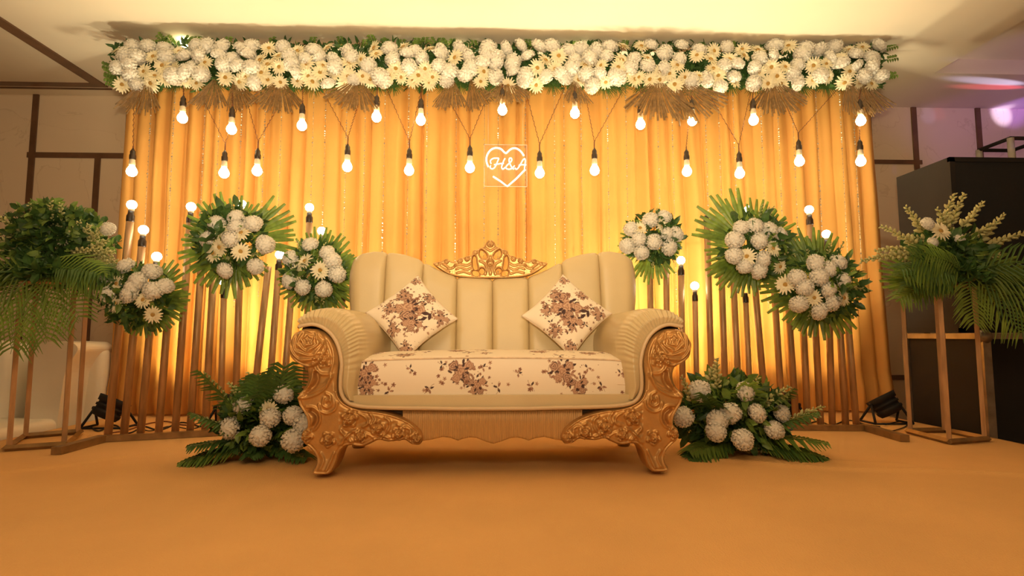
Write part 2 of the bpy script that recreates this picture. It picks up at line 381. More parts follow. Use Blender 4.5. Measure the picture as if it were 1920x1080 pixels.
def rdir(rr): return Vector((rr.gauss(0,1), rr.gauss(0,1), rr.gauss(0,1))).normalized()
def foliage(t, c, rad, n, L, wd, rr, name='foliage', m='leaf', out=.7, half=None, zmin=-9):
    mb = MB(); c = Vector(c)
    for _ in range(n):
        d = rdir(rr)
        if half and d.y > half: d.y = -d.y
        k = rr.uniform(.35,1)**.6; p = c+Vector((d.x*rad[0], d.y*rad[1], d.z*rad[2]))*k
        if p.z < zmin: p.z = zmin+rr.random()*.03
        dd = (d*out+rdir(rr)*.7).normalized()
        if p.z < zmin+.05 and dd.z < 0: dd.z = abs(dd.z)*.3
        l = L*rr.uniform(.6,1.3); leaf(mb, p, dd, rdir(rr), l, wd*l/L*rr.uniform(.8,1.2))
    mb.cur = 0
    return stuff(mb.build(name, M[m], t, smooth=False))
def fan_mesh(name, m, n, a0, a1, wd, seed, cut=.12, droop=.1, fold=.5, inner=.28, tip=.35):
    """palm fan in the XZ plane, hub at origin, blades pointing +Z +- angle, front towards -Y"""
    rr = random.Random(seed); mb = MB()
    for k in range(n):
        a = math.radians(a0+(a1-a0)*(k+.5)/n+rr.uniform(-1.5,1.5)); L = 1-cut*rr.random(); d = Vector((math.sin(a),0,math.cos(a))); s = Vector((math.cos(a),0,-math.sin(a)))
        st = (math.radians(a1-a0)/n)*.5
        pr = []
        for f, wf in ((.03,.3),(inner,1.0),(.65,1.05 if wd is None else wd),(1,tip)):
            y = droop*f*f*(1+.3*rr.random()); w_ = f*st*wf if f <= inner else inner*st*wf*(1.25 if f < .9 else 1)
            c = d*f*L+Vector((0,y,0)); pr.append((c-s*w_+Vector((0,w_*fold,0)), c, c+s*w_+Vector((0,w_*fold,0))))
        vs = [p for t3 in pr for p in t3]; fs = []
        for i in range(3): b = i*3; fs += [(b,b+1,b+4,b+3),(b+1,b+2,b+5,b+4)]
        mb.add(vs, fs)
    return mb.mesh(name, M[m], False)
FANG = [fan_mesh('palm_fan', 'palm', 13, -60, 60, .95, s, .2, inner=.6, tip=.6) for s in (1,2)]
FANW = [fan_mesh('palm_fan', 'palm', 11, -42, 42, .95, s, .2, inner=.62, tip=.6) for s in (3,4)]
FAND = [fan_mesh('dried_palm_fan', 'dry', 34, -sp, sp, 1.05, s, .2, -.10, .8, .6, 1.5) for s, sp in ((5,34),(6,44),(7,28))]
FERN = [fan_mesh('palm_fan', 'palmdark', 22, -65, 65, .8, s, .3, -.1, .5, .4) for s in (8,9)]
def fan(t, me, p, ang, size, tilt=0.0, twist=0.0, squash=1.0):
    """ang: clockwise from up as seen from the camera (deg); tilt>0 brings tips towards the camera"""
    q = Quaternion((0,1,0), math.radians(ang)) @ Quaternion((1,0,0), math.radians(tilt)) @ Quaternion((0,0,1), math.radians(twist))
    return link(me.name.split('.')[0], me, t, p, q, (size*squash, size, size))
def frond(t, p, d, L, droop, n=22, wl=.4, wd=.012, m='palm', rr=R, spread=1.0, name='palm_frond', face=None):
    p = Vector(p); d = Vector(d).normalized(); mb = MB(); pts = []; cur = p.copy(); dd = d.copy()
    for i in range(15): pts.append(cur.copy()); cur = cur+dd*L/14; dd = (dd+Vector((0,0,-droop/14))).normalized()
    mb.tube(pts, [max(.0012,.005*(1-i/15)) for i in range(15)], 5)
    for i in range(n):
        f = .18+.8*i/n; k = f*14; a = int(k); pp = pts[a].lerp(pts[min(a+1,14)], k-a); tan = (pts[min(a+1,14)]-pts[max(a-1,0)]).normalized()
        side = tan.cross(Vector(face) if face else Vector((0,0,1)))
        if side.length < .15: side = tan.cross(Vector((0,1,0)))
        side.normalize(); l = L*wl*math.sin(PI*min(.97,f*.85+.12))**.6*rr.uniform(.85,1.1)
        for s in (-1,1):
            e = (side*s*spread+tan*.75+rdir(rr)*.06).normalized(); q1 = pp+e*l*.5+Vector((0,0,.0)); q2 = pp+e*l+Vector((0,0,-l*.28))
            nn = side.cross(tan)
            if nn.z < 0: nn = -nn
            petal(mb, [pp, q1, q2], [wd*.5, wd, wd*.15], .35, nn)
    return mb.build(name, M[m], t, smooth=False)
def spike(t, p, d, L, rr=R, name='flower_spike', bend=.15, sz=.011):
    p = Vector(p); d = Vector(d).normalized(); mb = MB(); pts = []; cur = p.copy(); dd = d.copy(); b = rdir(rr)*bend
    for i in range(10): pts.append(cur.copy()); cur = cur+dd*L/9; dd = (dd+b/9+Vector((0,0,-.02))).normalized()
    mb.tube(pts, .0025, 4)
    mb.cur = 1; n = int(L/.0085)
    for i in range(n):
        f = .15+.85*i/n; k = f*9; a = min(int(k), 8); pp = pts[a].lerp(pts[a+1], k-a); tan = (pts[a+1]-pts[a]).normalized()
        az = i*2.4; s1 = tan.cross(Vector((.3,.9,.2))).normalized(); s2 = tan.cross(s1); e = (s1*math.cos(az)+s2*math.sin(az)+tan*.9).normalized(); r = sz*1.12*(1.15-.7*f)*rr.uniform(.8,1.2)
        q = e.to_track_quat('Z','Y'); mb.lathe([(r*.15,0),(r*.75,r*1.2),(r*.6,r*2.2),(r*.08,r*2.9)], pp, 5, q)
    return mb.build(name, [M['reed'], M['bud']], t, smooth=True)

# ================================================================== GARLAND
YG = 4.10
def garland():
    rr = random.Random(21)
    a = P(225,125,YG); b = P(1645,128,YG); t = thing('flower_garland', 'long flower garland of white chrysanthemums and cream daisies along the top of the curtain', 'garland', ((a.x+b.x)/2, YG, a.z))
    mb = MB(); mb.box((a.x+.03,YG+.03,P(900,146,YG).z),(b.x-.03,YG+.10,P(900,96,YG).z)); mb.build('foam_core', M['leaf'], t, False)
    mb = MB()
    for _ in range(5200):
        px = rr.uniform(216,1652); py = rr.uniform(82,165); y = YG+rr.uniform(-.05,.09); p = P(px,py,y)
        d = (Vector((rr.gauss(0,.8), -1+rr.random(), rr.gauss(0,.9)))).normalized(); leaf(mb, p, d, rdir(rr), rr.uniform(.04,.075), .015)
    stuff(mb.build('foliage', M['leaf'], t, False))
    mb = MB()
    for _ in range(75):                                            # sprigs poking out at the top and the ends
        e = rr.random(); px = rr.uniform(235,1640) if e < .82 else rr.choice([rr.uniform(208,232), rr.uniform(1640,1662)]); py = rr.uniform(80,100) if e < .82 else rr.uniform(90,160)
        p = P(px,py,YG+rr.uniform(-.03,.06)); d = Vector((rr.gauss(0,.4)+(0 if e < .82 else (-1 if px < 900 else 1)), -.2, 1 if e < .82 else .2)).normalized()
        for k in range(9):
            q = p+d*.009*k; s = d.cross(Vector((0,1,0))).normalized()*(1 if k % 2 else -1); leaf(mb, q, (d*.5+s).normalized(), Vector((0,-1,.3)),   .033, .012)
    stuff(mb.build('leaf_sprigs', M['leaf2'], t, False))
    for i in range(34):                                            # dark green fans hanging at the lower edge
        px = 240+i*42+rr.uniform(-10,10); p = P(px, 150, YG-.02); fan(t, rr.choice(FERN), p, 180+rr.uniform(-18,18), rr.uniform(.12,.18), rr.uniform(0,8))
    for px, ang, sz, tl, v in [(275,183,.235,8,0),(402,182,.215,10,0),(438,160,.2,0,2),(525,180,.22,6,1),(672,184,.235,16,1),(848,182,.22,12,2),(882,160,.2,4,2),(950,176,.20,18,1),(1078,180,.19,14,2),(1232,183,.31,16,1),(1268,152,.31,10,0),(1447,176,.25,10,1),(1592,178,.25,8,2),(1612,165,.24,4,2)]:
        p = P(px, 146, YG-.07); fan(t, FAND[v], p, ang, sz*1.42, tl, rr.uniform(-10,10))
    n = 0
    for row, (py0, nz) in enumerate(((92,.55),(108,.35),(124,.1),(140,-.1),(155,-.3))):
        x = 222+rr.uniform(0,10)+(row % 2)*13
        while x < 1650:
            px = x+rr.uniform(-5,5); py = py0+rr.uniform(-6,6); 
            if row == 4: py += rr.uniform(-6,5)
            bul = .065*math.cos((row-2.2)/3*PI/2)
            if rr.random() > .06:
                kind = 'g' if rr.random() < (.28,.36,.42,.5,.62)[row] else 'c'
                nv = Vector((rr.gauss(0,.35), -1, nz+rr.gauss(0,.3)))
                if kind == 'c' and rr.random() < .3: nv = Vector((rr.gauss(0,.8), -.4, rr.choice([-1,.6])))
                flower(t, kind, P(px,py,YG-bul-.045), nv, rr.uniform(.053,.068), rr); n += 1
            x += rr.uniform(24,31)
    return t
garland()

# ================================================================== HANGING BULBS
def bulb_profile(r):                       # hanging downwards: centre at 0
    return [(r*.05,-r),(r*.5,-r*.87),(r*.87,-r*.5),(r,0),(r*.9,r*.45),(r*.62,r*.95),(r*.45,r*1.3)]
def mk(prof, name, m, n=14): 
    mb = MB(); mb.lathe(prof, (0,0,0), n); return mb.mesh(name, M[m])
rb = .035
BULB = mk(bulb_profile(rb), 'glass_bulb', 'glow'); NECK = mk([(rb*.45,rb*1.2),(rb*.62,rb*1.5),(rb*.5,rb*2.6),(rb*.42,rb*2.8)], 'bulb_neck', 'bulbbase')
SOCK = mk([(rb*.55,rb*2.5),(rb*.62,rb*2.7),(rb*.62,rb*3.4),(rb*.5,rb*3.6),(rb*.5,rb*4.2),(rb*.25,rb*4.6),(rb*.1,rb*4.9)], 'lamp_socket', 'socket', 12)
def hanging(px, py, ends, label, i):
    Y = YG-.12; c = P(px, py, Y); t = thing('hanging_bulb', label, 'light bulb', c, 'lit bulbs hanging before the curtain')
    link('glass_bulb', BULB, t, c); link('bulb_neck', NECK, t, c); link('lamp_socket', SOCK, t, c)
    mb = MB(); top = c+Vector((0,0,rb*4.8)); rr = random.Random(i)
    if len(ends) > 1: j = top+Vector((0,0,.05))
    else: j = top+Vector((0,0,.02))
    mb.tube([top, j], .0045, 5)
    for e in ends:
        q = P(e[0], e[1], YG-.03); pts = []
        for k in range(40):
            f = k/39; w_ = .0028; a = j.lerp(q, f); pts.append(a+Vector((math.cos(f*70)*w_, math.sin(f*70)*w_, 0)))
        mb.tube(pts, .0017, 4)
        pts = [p+Vector((.003*math.sin(n_*1.8),-.002,0)) for n_, p in enumerate(pts)]; mb.tube(pts, .0014, 4)
    mb.build('hanging_cord', M['wire'], t)
UP = [(342,222,'below the gap right of the first dried palm fan'),(434,243,'below the second dried palm fan'),(566,236,'just right of the third dried palm fan'),(706,220,'at the lower right edge of the fourth dried palm fan'),(789,226,'left of the fifth dried palm fan'),
      (942,207,'directly above the heart sign'),(1078,213,'under the small fan to the upper right of the heart sign'),(1201,234,'at the lower left edge of the largest dried palm fan'),(1298,227,'at the lower right edge of the largest dried palm fan'),(1413,226,'on the left edge of the dried fan after the largest one'),(1614,227,'under the last dried palm fan at the curtain corner')]
ORD = ['first','second','third','fourth','fifth','sixth','seventh','eighth','ninth','tenth','eleventh','twelfth']
for i, (x, y, s) in enumerate(UP): hanging(x, y, [(x+2,150)], 'glowing upper row bulb '+s, i)
LO = [(247,322,[(252,160)],'on a straight cord above the leftmost pole bulb'),(420,325,[(375,175),(458,160)],'closest under the second upper bulb, on a forked cord'),(482,321,[(455,160),(528,190)],'on a forked cord below the third dried fan'),(651,313,[(600,160),(672,195)],'on a forked cord under the fourth dried fan'),(767,320,[(722,160),(792,160)],'second to the left of the heart sign'),
      (881,315,[(838,180),(922,160)],'beside the heart sign on its left'),(1012,325,[(983,160),(1058,165)],'beside the heart sign on its right'),(1115,320,[(1098,180),(1170,165)],'second to the right of the heart sign'),(1288,322,[(1292,220)],'on a straight cord under the largest dried fan'),(1387,326,[(1325,170),(1408,170)],'on a forked cord right of the largest dried fan'),(1499,303,[(1475,200),(1572,165)],'on a wide forked cord between the last two dried fans'),(1614,303,[(1612,200)],'lowest at the curtain corner, under the last upper bulb')]
for i, (x, y, e, s) in enumerate(LO): hanging(x, y, e, 'glowing lower row bulb '+s, 30+i)
# bulbs on top of the garland
for x, y, s in [(346,80,'above the first flowers of the garland'),(862,82,'above the middle of the garland'),(1088,92,'above the garland over the small dried fan'),(1318,86,'above the garland right of the largest dried fan')]:
    c = P(x, y, YG+.10); t = thing('garland_lamp', 'lit bulb standing '+s, 'light bulb', c, 'lit bulbs along the top of the garland'); q = Quaternion((1,0,0), PI)
    link('glass_bulb', BULB, t, c); link('bulb_neck', NECK, t, c, q); link('lamp_socket', SOCK, t, c, q, (1,1,.8))

# ================================================================== NEON SIGN
def neon():
    Yn = YC-.19; k = lambda X, Y: P(880+X/10.8, 260+Y/10.8, Yn); t = thing('neon_sign', 'white neon heart sign with script initials on a clear square panel', 'neon sign', P(948,312,Yn))
    a = P(908,271,Yn+.012); b = P(988,350,Yn+.012); mb = MB(); mb.box((a.x,Yn+.010,b.z),(b.x,Yn+.015,a.z)); mb.build('acrylic_panel', M['acrylic'], t, False)
    mb = MB()
    for x in (a.x, b.x): mb.box((x-.0012,Yn+.009,b.z),(x+.0012,Yn+.016,a.z))
    for z in (a.z, b.z): mb.box((a.x,Yn+.009,z-.0012),(b.x,Yn+.016,z+.0012))
    mb.build('panel_edge', M['whitetube'], t, False)
    mb = MB()
    for s in ([(385,570),(352,480),(345,400),(370,310),(430,230),(510,190),(590,190),(650,215),(700,265),(745,292),(790,250),(850,205),(920,190),(990,215),(1050,265),(1105,345)], [(1115,640),(950,810),(770,965),(630,860),(480,765)]):
        mb.tube([k(*p) for p in ([tuple(q)[:2] for q in catmull([(*p,0) for p in s], 50)] if len(s) > 6 else s)], .0062, 8)
    mb.build('heart_tube', M['neon'], t)
    for nm, strokes in (('letter_h', [[(440,505),(425,450),(470,405),(540,392),(595,400),(575,450),(548,520),(510,585),(460,610),(420,585),(432,545)], [(500,528),(600,508),(700,498)], [(722,400),(695,450),(664,530),(655,590),(682,615),(728,580)]]),
                        ('ampersand', [[(915,545),(870,595),(805,618),(745,600),(750,555),(805,500),(858,445),(852,400),(820,392),(802,440),(828,520),(868,590),(905,620)]]),
                        ('letter_a', [[(925,590),(950,618),(990,590),(1040,510),(1085,430),(1120,405),(1135,440),(1128,530),(1118,610),(1140,640)], [(1000,540),(1060,528),(1150,530)]])):
        mb = MB()
        for s in strokes: mb.tube([k(*tuple(q)[:2]) for q in catmull([(*p,0) for p in s], 36)], .0042, 7)
        mb.build(nm, M['neon'], t)
    mb = MB()
    for x in (a.x+.03, b.x-.03): mb.tube([(x,Yn+.012,a.z),(x,Yn+.012,2.5)], .0007, 3)
    mb.build('hanging_wire', M['whitetube'], t)
neon()

# ================================================================== POLE STANDS WITH BULBS
def pole_stand(name, label, poles, base, feet, Ys):
    t = thing(name, label, 'lamp stand', PZ(*base[0], .02))
    mb = MB()
    def bar(a, b, h=.034, wd=.022):
        a = Vector(a); b = Vector(b); d = (b-a).normalized(); s = Vector((-d.y, d.x, 0)).normalized()*wd
        mb.add([a-s, a+s, b+s, b-s, a-s+Vector((0,0,h)), a+s+Vector((0,0,h)), b+s+Vector((0,0,h)), b-s+Vector((0,0,h))], [(0,1,2,3),(4,7,6,5),(0,4,5,1),(1,5,6,2),(2,6,7,3),(3,7,4,0)])
    A = PZ(*base[0], 0); B = PZ(*base[1], 0); A.z = B.z = .002; bar(A, B); mb.build('base_bar', M['frame'], t, False)
    for f in feet:
        mb = MB(); a = PZ(*f[0], 0); b = PZ(*f[1], 0); a.z = b.z = .001; bar(a, b, .038, .026); mb.build('foot_bar', M['frame'], t, False)
    for (xt, yt, xb_, yb_, r, bulb) in poles:
        # bottom sits on the base bar; line A-B gives its depth
        f = (xb_-base[0][0])/(base[1][0]-base[0][0]); g = PZ(xb_, base[0][1]+(base[1][1]-base[0][1])*f-3, 0); g.z = .03
        top = P(xt, yt, g.y+.02); mb = MB(); mb.tube([g, top], r, 12); po = mb.build('pole', M['pipe'], t)
        d = (top-g).normalized()
        if bulb != 'none':
            mb = MB(); q = d.to_track_quat('Z','Y'); mb.lathe([(r*1.02,-.035),(r*1.08,-.03),(r*1.08,.0),(r*.8,.012),(r*.75,.03)], top, 12, q)
            if bulb == 'cap': mb.build('end_cap', M['socket'], po)
            else: mb.build('lamp_socket', M['socket'], po)
        if bulb == 'on':
            c = top+d*.068; mb = MB(); mb.lathe([(.012,.022),(.017,.035),(.016,.045)], top, 10, q); mb.build('bulb_neck', M['bulbbase'], po)
            mb = MB(); mb.ball(c, .028, 14); mb.build('glass_bulb', M['glow2'], po)
    return t
PW = .0205
pole_stand('pole_stand', 'row of slanted gold poles topped with lit bulbs on the left of the sofa', [
    (245,405,202,817,PW,'on'),(267,452,232,816,PW,'on'),(292,502,263,815,PW,'on'),(322,505,297,813,PW,'none'),(357,408,328,811,PW,'on'),(381,450,356,809,PW,'on'),(404,440,384,808,PW,'none'),
    (420,549,412,806,.018,'on'),(453,403,440,805,PW,'on'),(503,500,470,803,PW,'none'),(523,497,500,801,PW,'on'),(547,540,527,799,PW,'cap'),(580,408,572,797,PW,'on'),(603,452,600,795,PW,'on'),(642,556,636,793,PW,'cap')],
    ((190,829),(660,803)), [((192,829),(105,853))], 3.3)
pole_stand('pole_stand', 'row of slanted gold poles topped with lit bulbs on the right of the sofa', [
    (1218,470,1223,793,PW,'none'),(1249,470,1252,794,PW,'none'),(1277,507,1281,795,PW,'on'),(1303,555,1308,796,.018,'on'),(1325,413,1337,797,PW,'cap'),(1351,455,1362,797,PW,'none'),(1374,505,1388,798,PW,'none'),
    (1398,558,1409,798,.018,'cap'),(1405,412,1438,799,PW,'on'),(1449,500,1468,800,PW,'none'),(1474,505,1493,801,PW,'on'),(1504,560,1515,801,PW,'none'),(1518,412,1539,802,PW,'on'),(1550,458,1561,803,PW,'on'),(1569,520,1586,803,PW,'none'),(1586,560,1606,804,PW,'none')],
    ((1205,804),(1622,808)), [((1618,806),(1697,829))], 3.3)

# ================================================================== BOUQUETS
def bouquet(name, label, c, Y, R_, fl, fans, leaves=260, spikes=6, grp='flower bouquets fixed on the gold poles', seed=0, squash=1.0, fr=.048):
    rr = random.Random(seed+50); cp = P(*c, Y); s = Y/F; rad = R_*s; t = thing(name, label, 'bouquet', cp, grp)
    for (ang, sz, tl) in fans: fan(t, rr.choice(FANG if sz < 1.25 else FANW), cp+Vector((math.sin(math.radians(ang))*rad*.2, .03, math.cos(math.radians(ang))*rad*.2)), ang, sz*rad, tl)
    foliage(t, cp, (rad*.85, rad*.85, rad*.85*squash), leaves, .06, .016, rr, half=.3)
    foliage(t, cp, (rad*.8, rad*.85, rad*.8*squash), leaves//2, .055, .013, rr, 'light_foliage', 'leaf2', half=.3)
    for x, y, kd in fl:
        dx = (x-c[0])/R_; dy = (c[1]-y)/R_; q = max(0, 1-min(1, dx*dx+dy*dy)); p = P(x, y, Y-.05-rad*.55*math.sqrt(q))
        flower(t, kd, p, (dx*.8+rr.gauss(0,.15), -1, dy*.7+rr.gauss(0,.15)+.1), fr*rr.uniform(.9,1.08), rr)
    for k in range(spikes):
        a = rr.uniform(-PI, PI); d = Vector((math.sin(a), -.45, math.cos(a))); spike(t, cp+d*rad*.3, d, rad*rr.uniform(.55,.85), rr, sz=.008)
    mb = MB(); mb.tube([cp+Vector((0,.0,-rad*.5)), cp+Vector((0,.0,rad*.3))], .035, 8); mb.build('foam_block', M['leaf'], t)
    return t
A_ = lambda l, ox, oy, k: [(ox+x/k, oy+y/k, kd) for x, y, kd in l]
L1 = A_([(475,320,'c'),(570,340,'c'),(520,375,'c'),(405,375,'c'),(412,425,'c'),(620,395,'c'),(575,410,'c'),(490,425,'c'),(440,385,'g'),(540,445,'g'),(437,460,'g'),(575,500,'g'),(500,400,'c')], 0,340,2)
L2 = A_([(160,125,'c'),(125,185,'c'),(215,185,'c'),(235,100,'c'),(300,125,'c'),(235,135,'c'),(345,205,'c'),(310,290,'c'),(195,305,'c'),(172,215,'g'),(182,150,'g'),(255,160,'g'),(252,232,'g'),(148,240,'g')], 330,360,2.076)
L3 = A_([(523,208,'c'),(590,238,'c'),(447,260,'c'),(445,345,'c'),(627,320,'c'),(575,378,'c'),(495,370,'c'),(608,268,'c'),(503,270,'g'),(472,313,'g'),(562,305,'g')], 330,360,2.076)
R1 = A_([(165,112,'c'),(220,98,'c'),(90,145,'c'),(120,185,'c'),(178,195,'c'),(235,215,'c'),(262,165,'c'),(130,235,'c'),(75,210,'c'),(228,165,'c'),(210,130,'g'),(125,142,'g')], 1140,360,2.076)
R2 = A_([(518,140,'c'),(570,135,'c'),(492,188,'c'),(588,190,'c'),(490,248,'c'),(625,150,'c'),(665,165,'c'),(600,262,'c'),(585,305,'c'),(532,288,'c'),(640,220,'g'),(540,252,'g'),(668,290,'g')], 1140,360,2.076)
R3 = A_([(808,280,'c'),(735,335,'c'),(820,332,'c'),(860,300,'c'),(912,345,'c'),(855,382,'c'),(765,372,'c'),(893,275,'c'),(742,435,'c'),(820,463,'c'),(870,430,'c'),(800,412,'g'),(915,412,'g'),(690,360,'g')], 1140,360,2.076)
bouquet('pole_bouquet', 'lowest white bouquet on the gold poles left of the sofa, nearest the tall metal stand', (262,558), 3.10, 66, L1, [(65,1.15,5),(165,1.0,10),(115,1.1,5),(-120,.8,0)], seed=1)
bouquet('pole_bouquet', 'wide bouquet with two green palm fans, highest on the left gold poles', (438,452), 3.16, 78, L2, [(68,1.3,0),(-55,1.25,0),(-100,1.3,0),(10,1.0,0),(170,1.0,15),(-150,1.2,8)], seed=2)
bouquet('pole_bouquet', 'white and cream bouquet just behind the left shoulder of the sofa', (592,512), 3.30, 62, L3, [(0,1.3,0),(50,1.2,0),(100,1.15,5),(150,1.25,10),(-160,1.2,10),(-75,1.1,0)], seed=3)
bouquet('pole_bouquet', 'small round bouquet of white flowers just behind the right shoulder of the sofa', (1224,450), 3.35, 56, R1, [(178,1.35,8),(80,1.0,0),(-90,1.0,0),(60,1.05,0)], seed=4)
bouquet('pole_bouquet', 'bouquet between two large green palm fans, middle of the right gold poles', (1412,462), 3.16, 72, R2, [(-42,1.6,0),(-100,1.1,0),(70,1.35,0),(25,1.25,0),(-150,1.3,8),(170,1.1,12)], seed=5)
bouquet('pole_bouquet', 'largest white bouquet, lowest on the right gold poles beside the curtain edge', (1538,535), 3.10, 80, R3, [(-5,1.3,0),(-40,1.25,0),(95,1.0,0),(-85,1.25,5),(170,1.2,12),(-140,1.1,8),(35,1.1,0)], seed=6, spikes=9)
# floor arrangements
def floor_flowers(label, c, Y, w_, h_, fl, seed, fans, spk):
    rr = random.Random(seed); cp = PZ(c[0], c[1], 0); base = Vector((cp.x, Y, 0)); t = thing('floor_flowers', label, 'flower arrangement', base, 'floor flower arrangements beside the sofa'); s = Y/F
    ctr = base+Vector((0,0,h_*s*.42)); W = w_*s; H = h_*s
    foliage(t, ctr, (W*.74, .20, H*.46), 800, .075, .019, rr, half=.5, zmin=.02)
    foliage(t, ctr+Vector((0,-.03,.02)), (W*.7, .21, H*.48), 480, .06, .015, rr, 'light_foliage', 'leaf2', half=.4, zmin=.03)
    for x, y, kd in fl:
        dx = (x-c[0])/w_; p = P(x, y, Y-.31+.10*dx*dx+.16*max(0, min(1, (c[1]-y)/h_))); p.z = max(p.z, .05); flower(t, kd, p, (dx*.8+rr.gauss(0,.2), -1, .35+rr.gauss(0,.2)), .050*rr.uniform(.9,1.1), rr)
    for a, L in fans:
        d = Vector((math.sin(math.radians(a)), -.55, max(.02, math.cos(math.radians(a))))); frond(t, base+Vector((0,-.05,.06)), d, L, .35 if abs(a) > 60 else .1, 16, .36, .011, 'palmdark' if rr.random() < .6 else 'palm', rr)
    for x, y, ang, L in spk:
        a = math.radians(ang); spike(t, P(x, y, Y-.12), (math.sin(a), -.35, math.cos(a)), L, rr, sz=.011)
    return t
FL = A_([(265,828,'c'),(420,788,'c'),(455,870,'c'),(368,880,'c'),(215,918,'c'),(330,950,'c'),(455,968,'c'),(500,908,'c'),(362,848,'g')], 330,360,2.076)
FR = A_([(357,775,'c'),(530,780,'c'),(295,878,'c'),(478,862,'c'),(577,862,'c'),(672,862,'c'),(425,890,'c'),(420,932,'c'),(645,928,'c'),(522,965,'c')], 1140,360,2.076)
floor_flowers('spray of white flowers and palm leaves on the floor left of the sofa', (508,850), 2.93, 98, 150, FL, 5, [(-88,.36),(-75,.34),(-100,.38),(95,.3),(-28,.5),(22,.52),(5,.42),(-55,.38),(60,.3),(180,.2)], [(490,775,-12,.22),(515,780,5,.22),(440,815,-50,.16),(470,780,-22,.2)])
floor_flowers('wide spray of white flowers and palm leaves on the floor right of the sofa', (1385,850), 2.95, 128, 150, FR, 6, [(88,.42),(76,.42),(98,.44),(-95,.38),(-84,.36),(-40,.4),(35,.4),(0,.36),(60,.42),(110,.4),(-110,.36)], [(1300,760,-25,.18),(1345,740,-5,.2),(1330,720,5,.12),(1420,770,40,.2),(1460,800,65,.2),(1400,760,15,.16),(1480,790,55,.18),(1375,815,70,.14),(1410,805,160,.12)])

# ================================================================== TALL STANDS
def tall_stand(label, corners, ztop, flabel, side):
    g = [PZ(*c, .02) for c in corners]; ctr = sum(g, Vector())/4; t = thing('metal_stand', label, 'flower stand', (ctr.x, ctr.y, 0), 'tall flower stands'); r = .0125
    out = [ctr+(p-ctr)*1.1 for p in g]
    mb = MB()
    for i in range(4):
        a, b = out[i], out[(i+1) % 4]; mb.tube([Vector((a.x,a.y,.0165)), Vector((b.x,b.y,.0165))], .0165, 4)
    mb.build('base_frame', M['frame'], t, False)
    for p in g: m_ = MB(); m_.tube([(p.x,p.y,.02),(p.x,p.y,ztop)], r*1.25, 4); m_.build('leg', M['pipe'], t, False)
    mb = MB()
    for i in range(4): mb.tube([Vector((g[i].x,g[i].y,ztop)), Vector((g[(i+1)%4].x,g[(i+1)%4].y,ztop))], r*1.1, 4)
    mb.build('top_frame', M['pipe'], t, False)
    mb = MB(); e_ = [g[1], g[2], g[2].lerp(g[3],.25), g[1].lerp(g[0],.25)]; vs = [Vector((p.x, p.y, ztop+z)) for z in (.012,.045) for p in e_]; mb.add(vs, [(3,2,1,0),(4,5,6,7),(0,1,5,4),(1,2,6,5),(2,3,7,6),(3,0,4,7)]); mb.build('red_wrapping', M['red'], t, False)
    return ctr
lc = tall_stand('square gold metal stand under the flowers, in front of the white leather sofa', [(17,838),(120,831),(146,809),(48,817)], .885, '', -1)
rc = tall_stand('square gold metal stand under the flowers, in front of the black flight case', [(1707,807),(1780,826),(1846,821),(1771,806)], .885, '', 1)
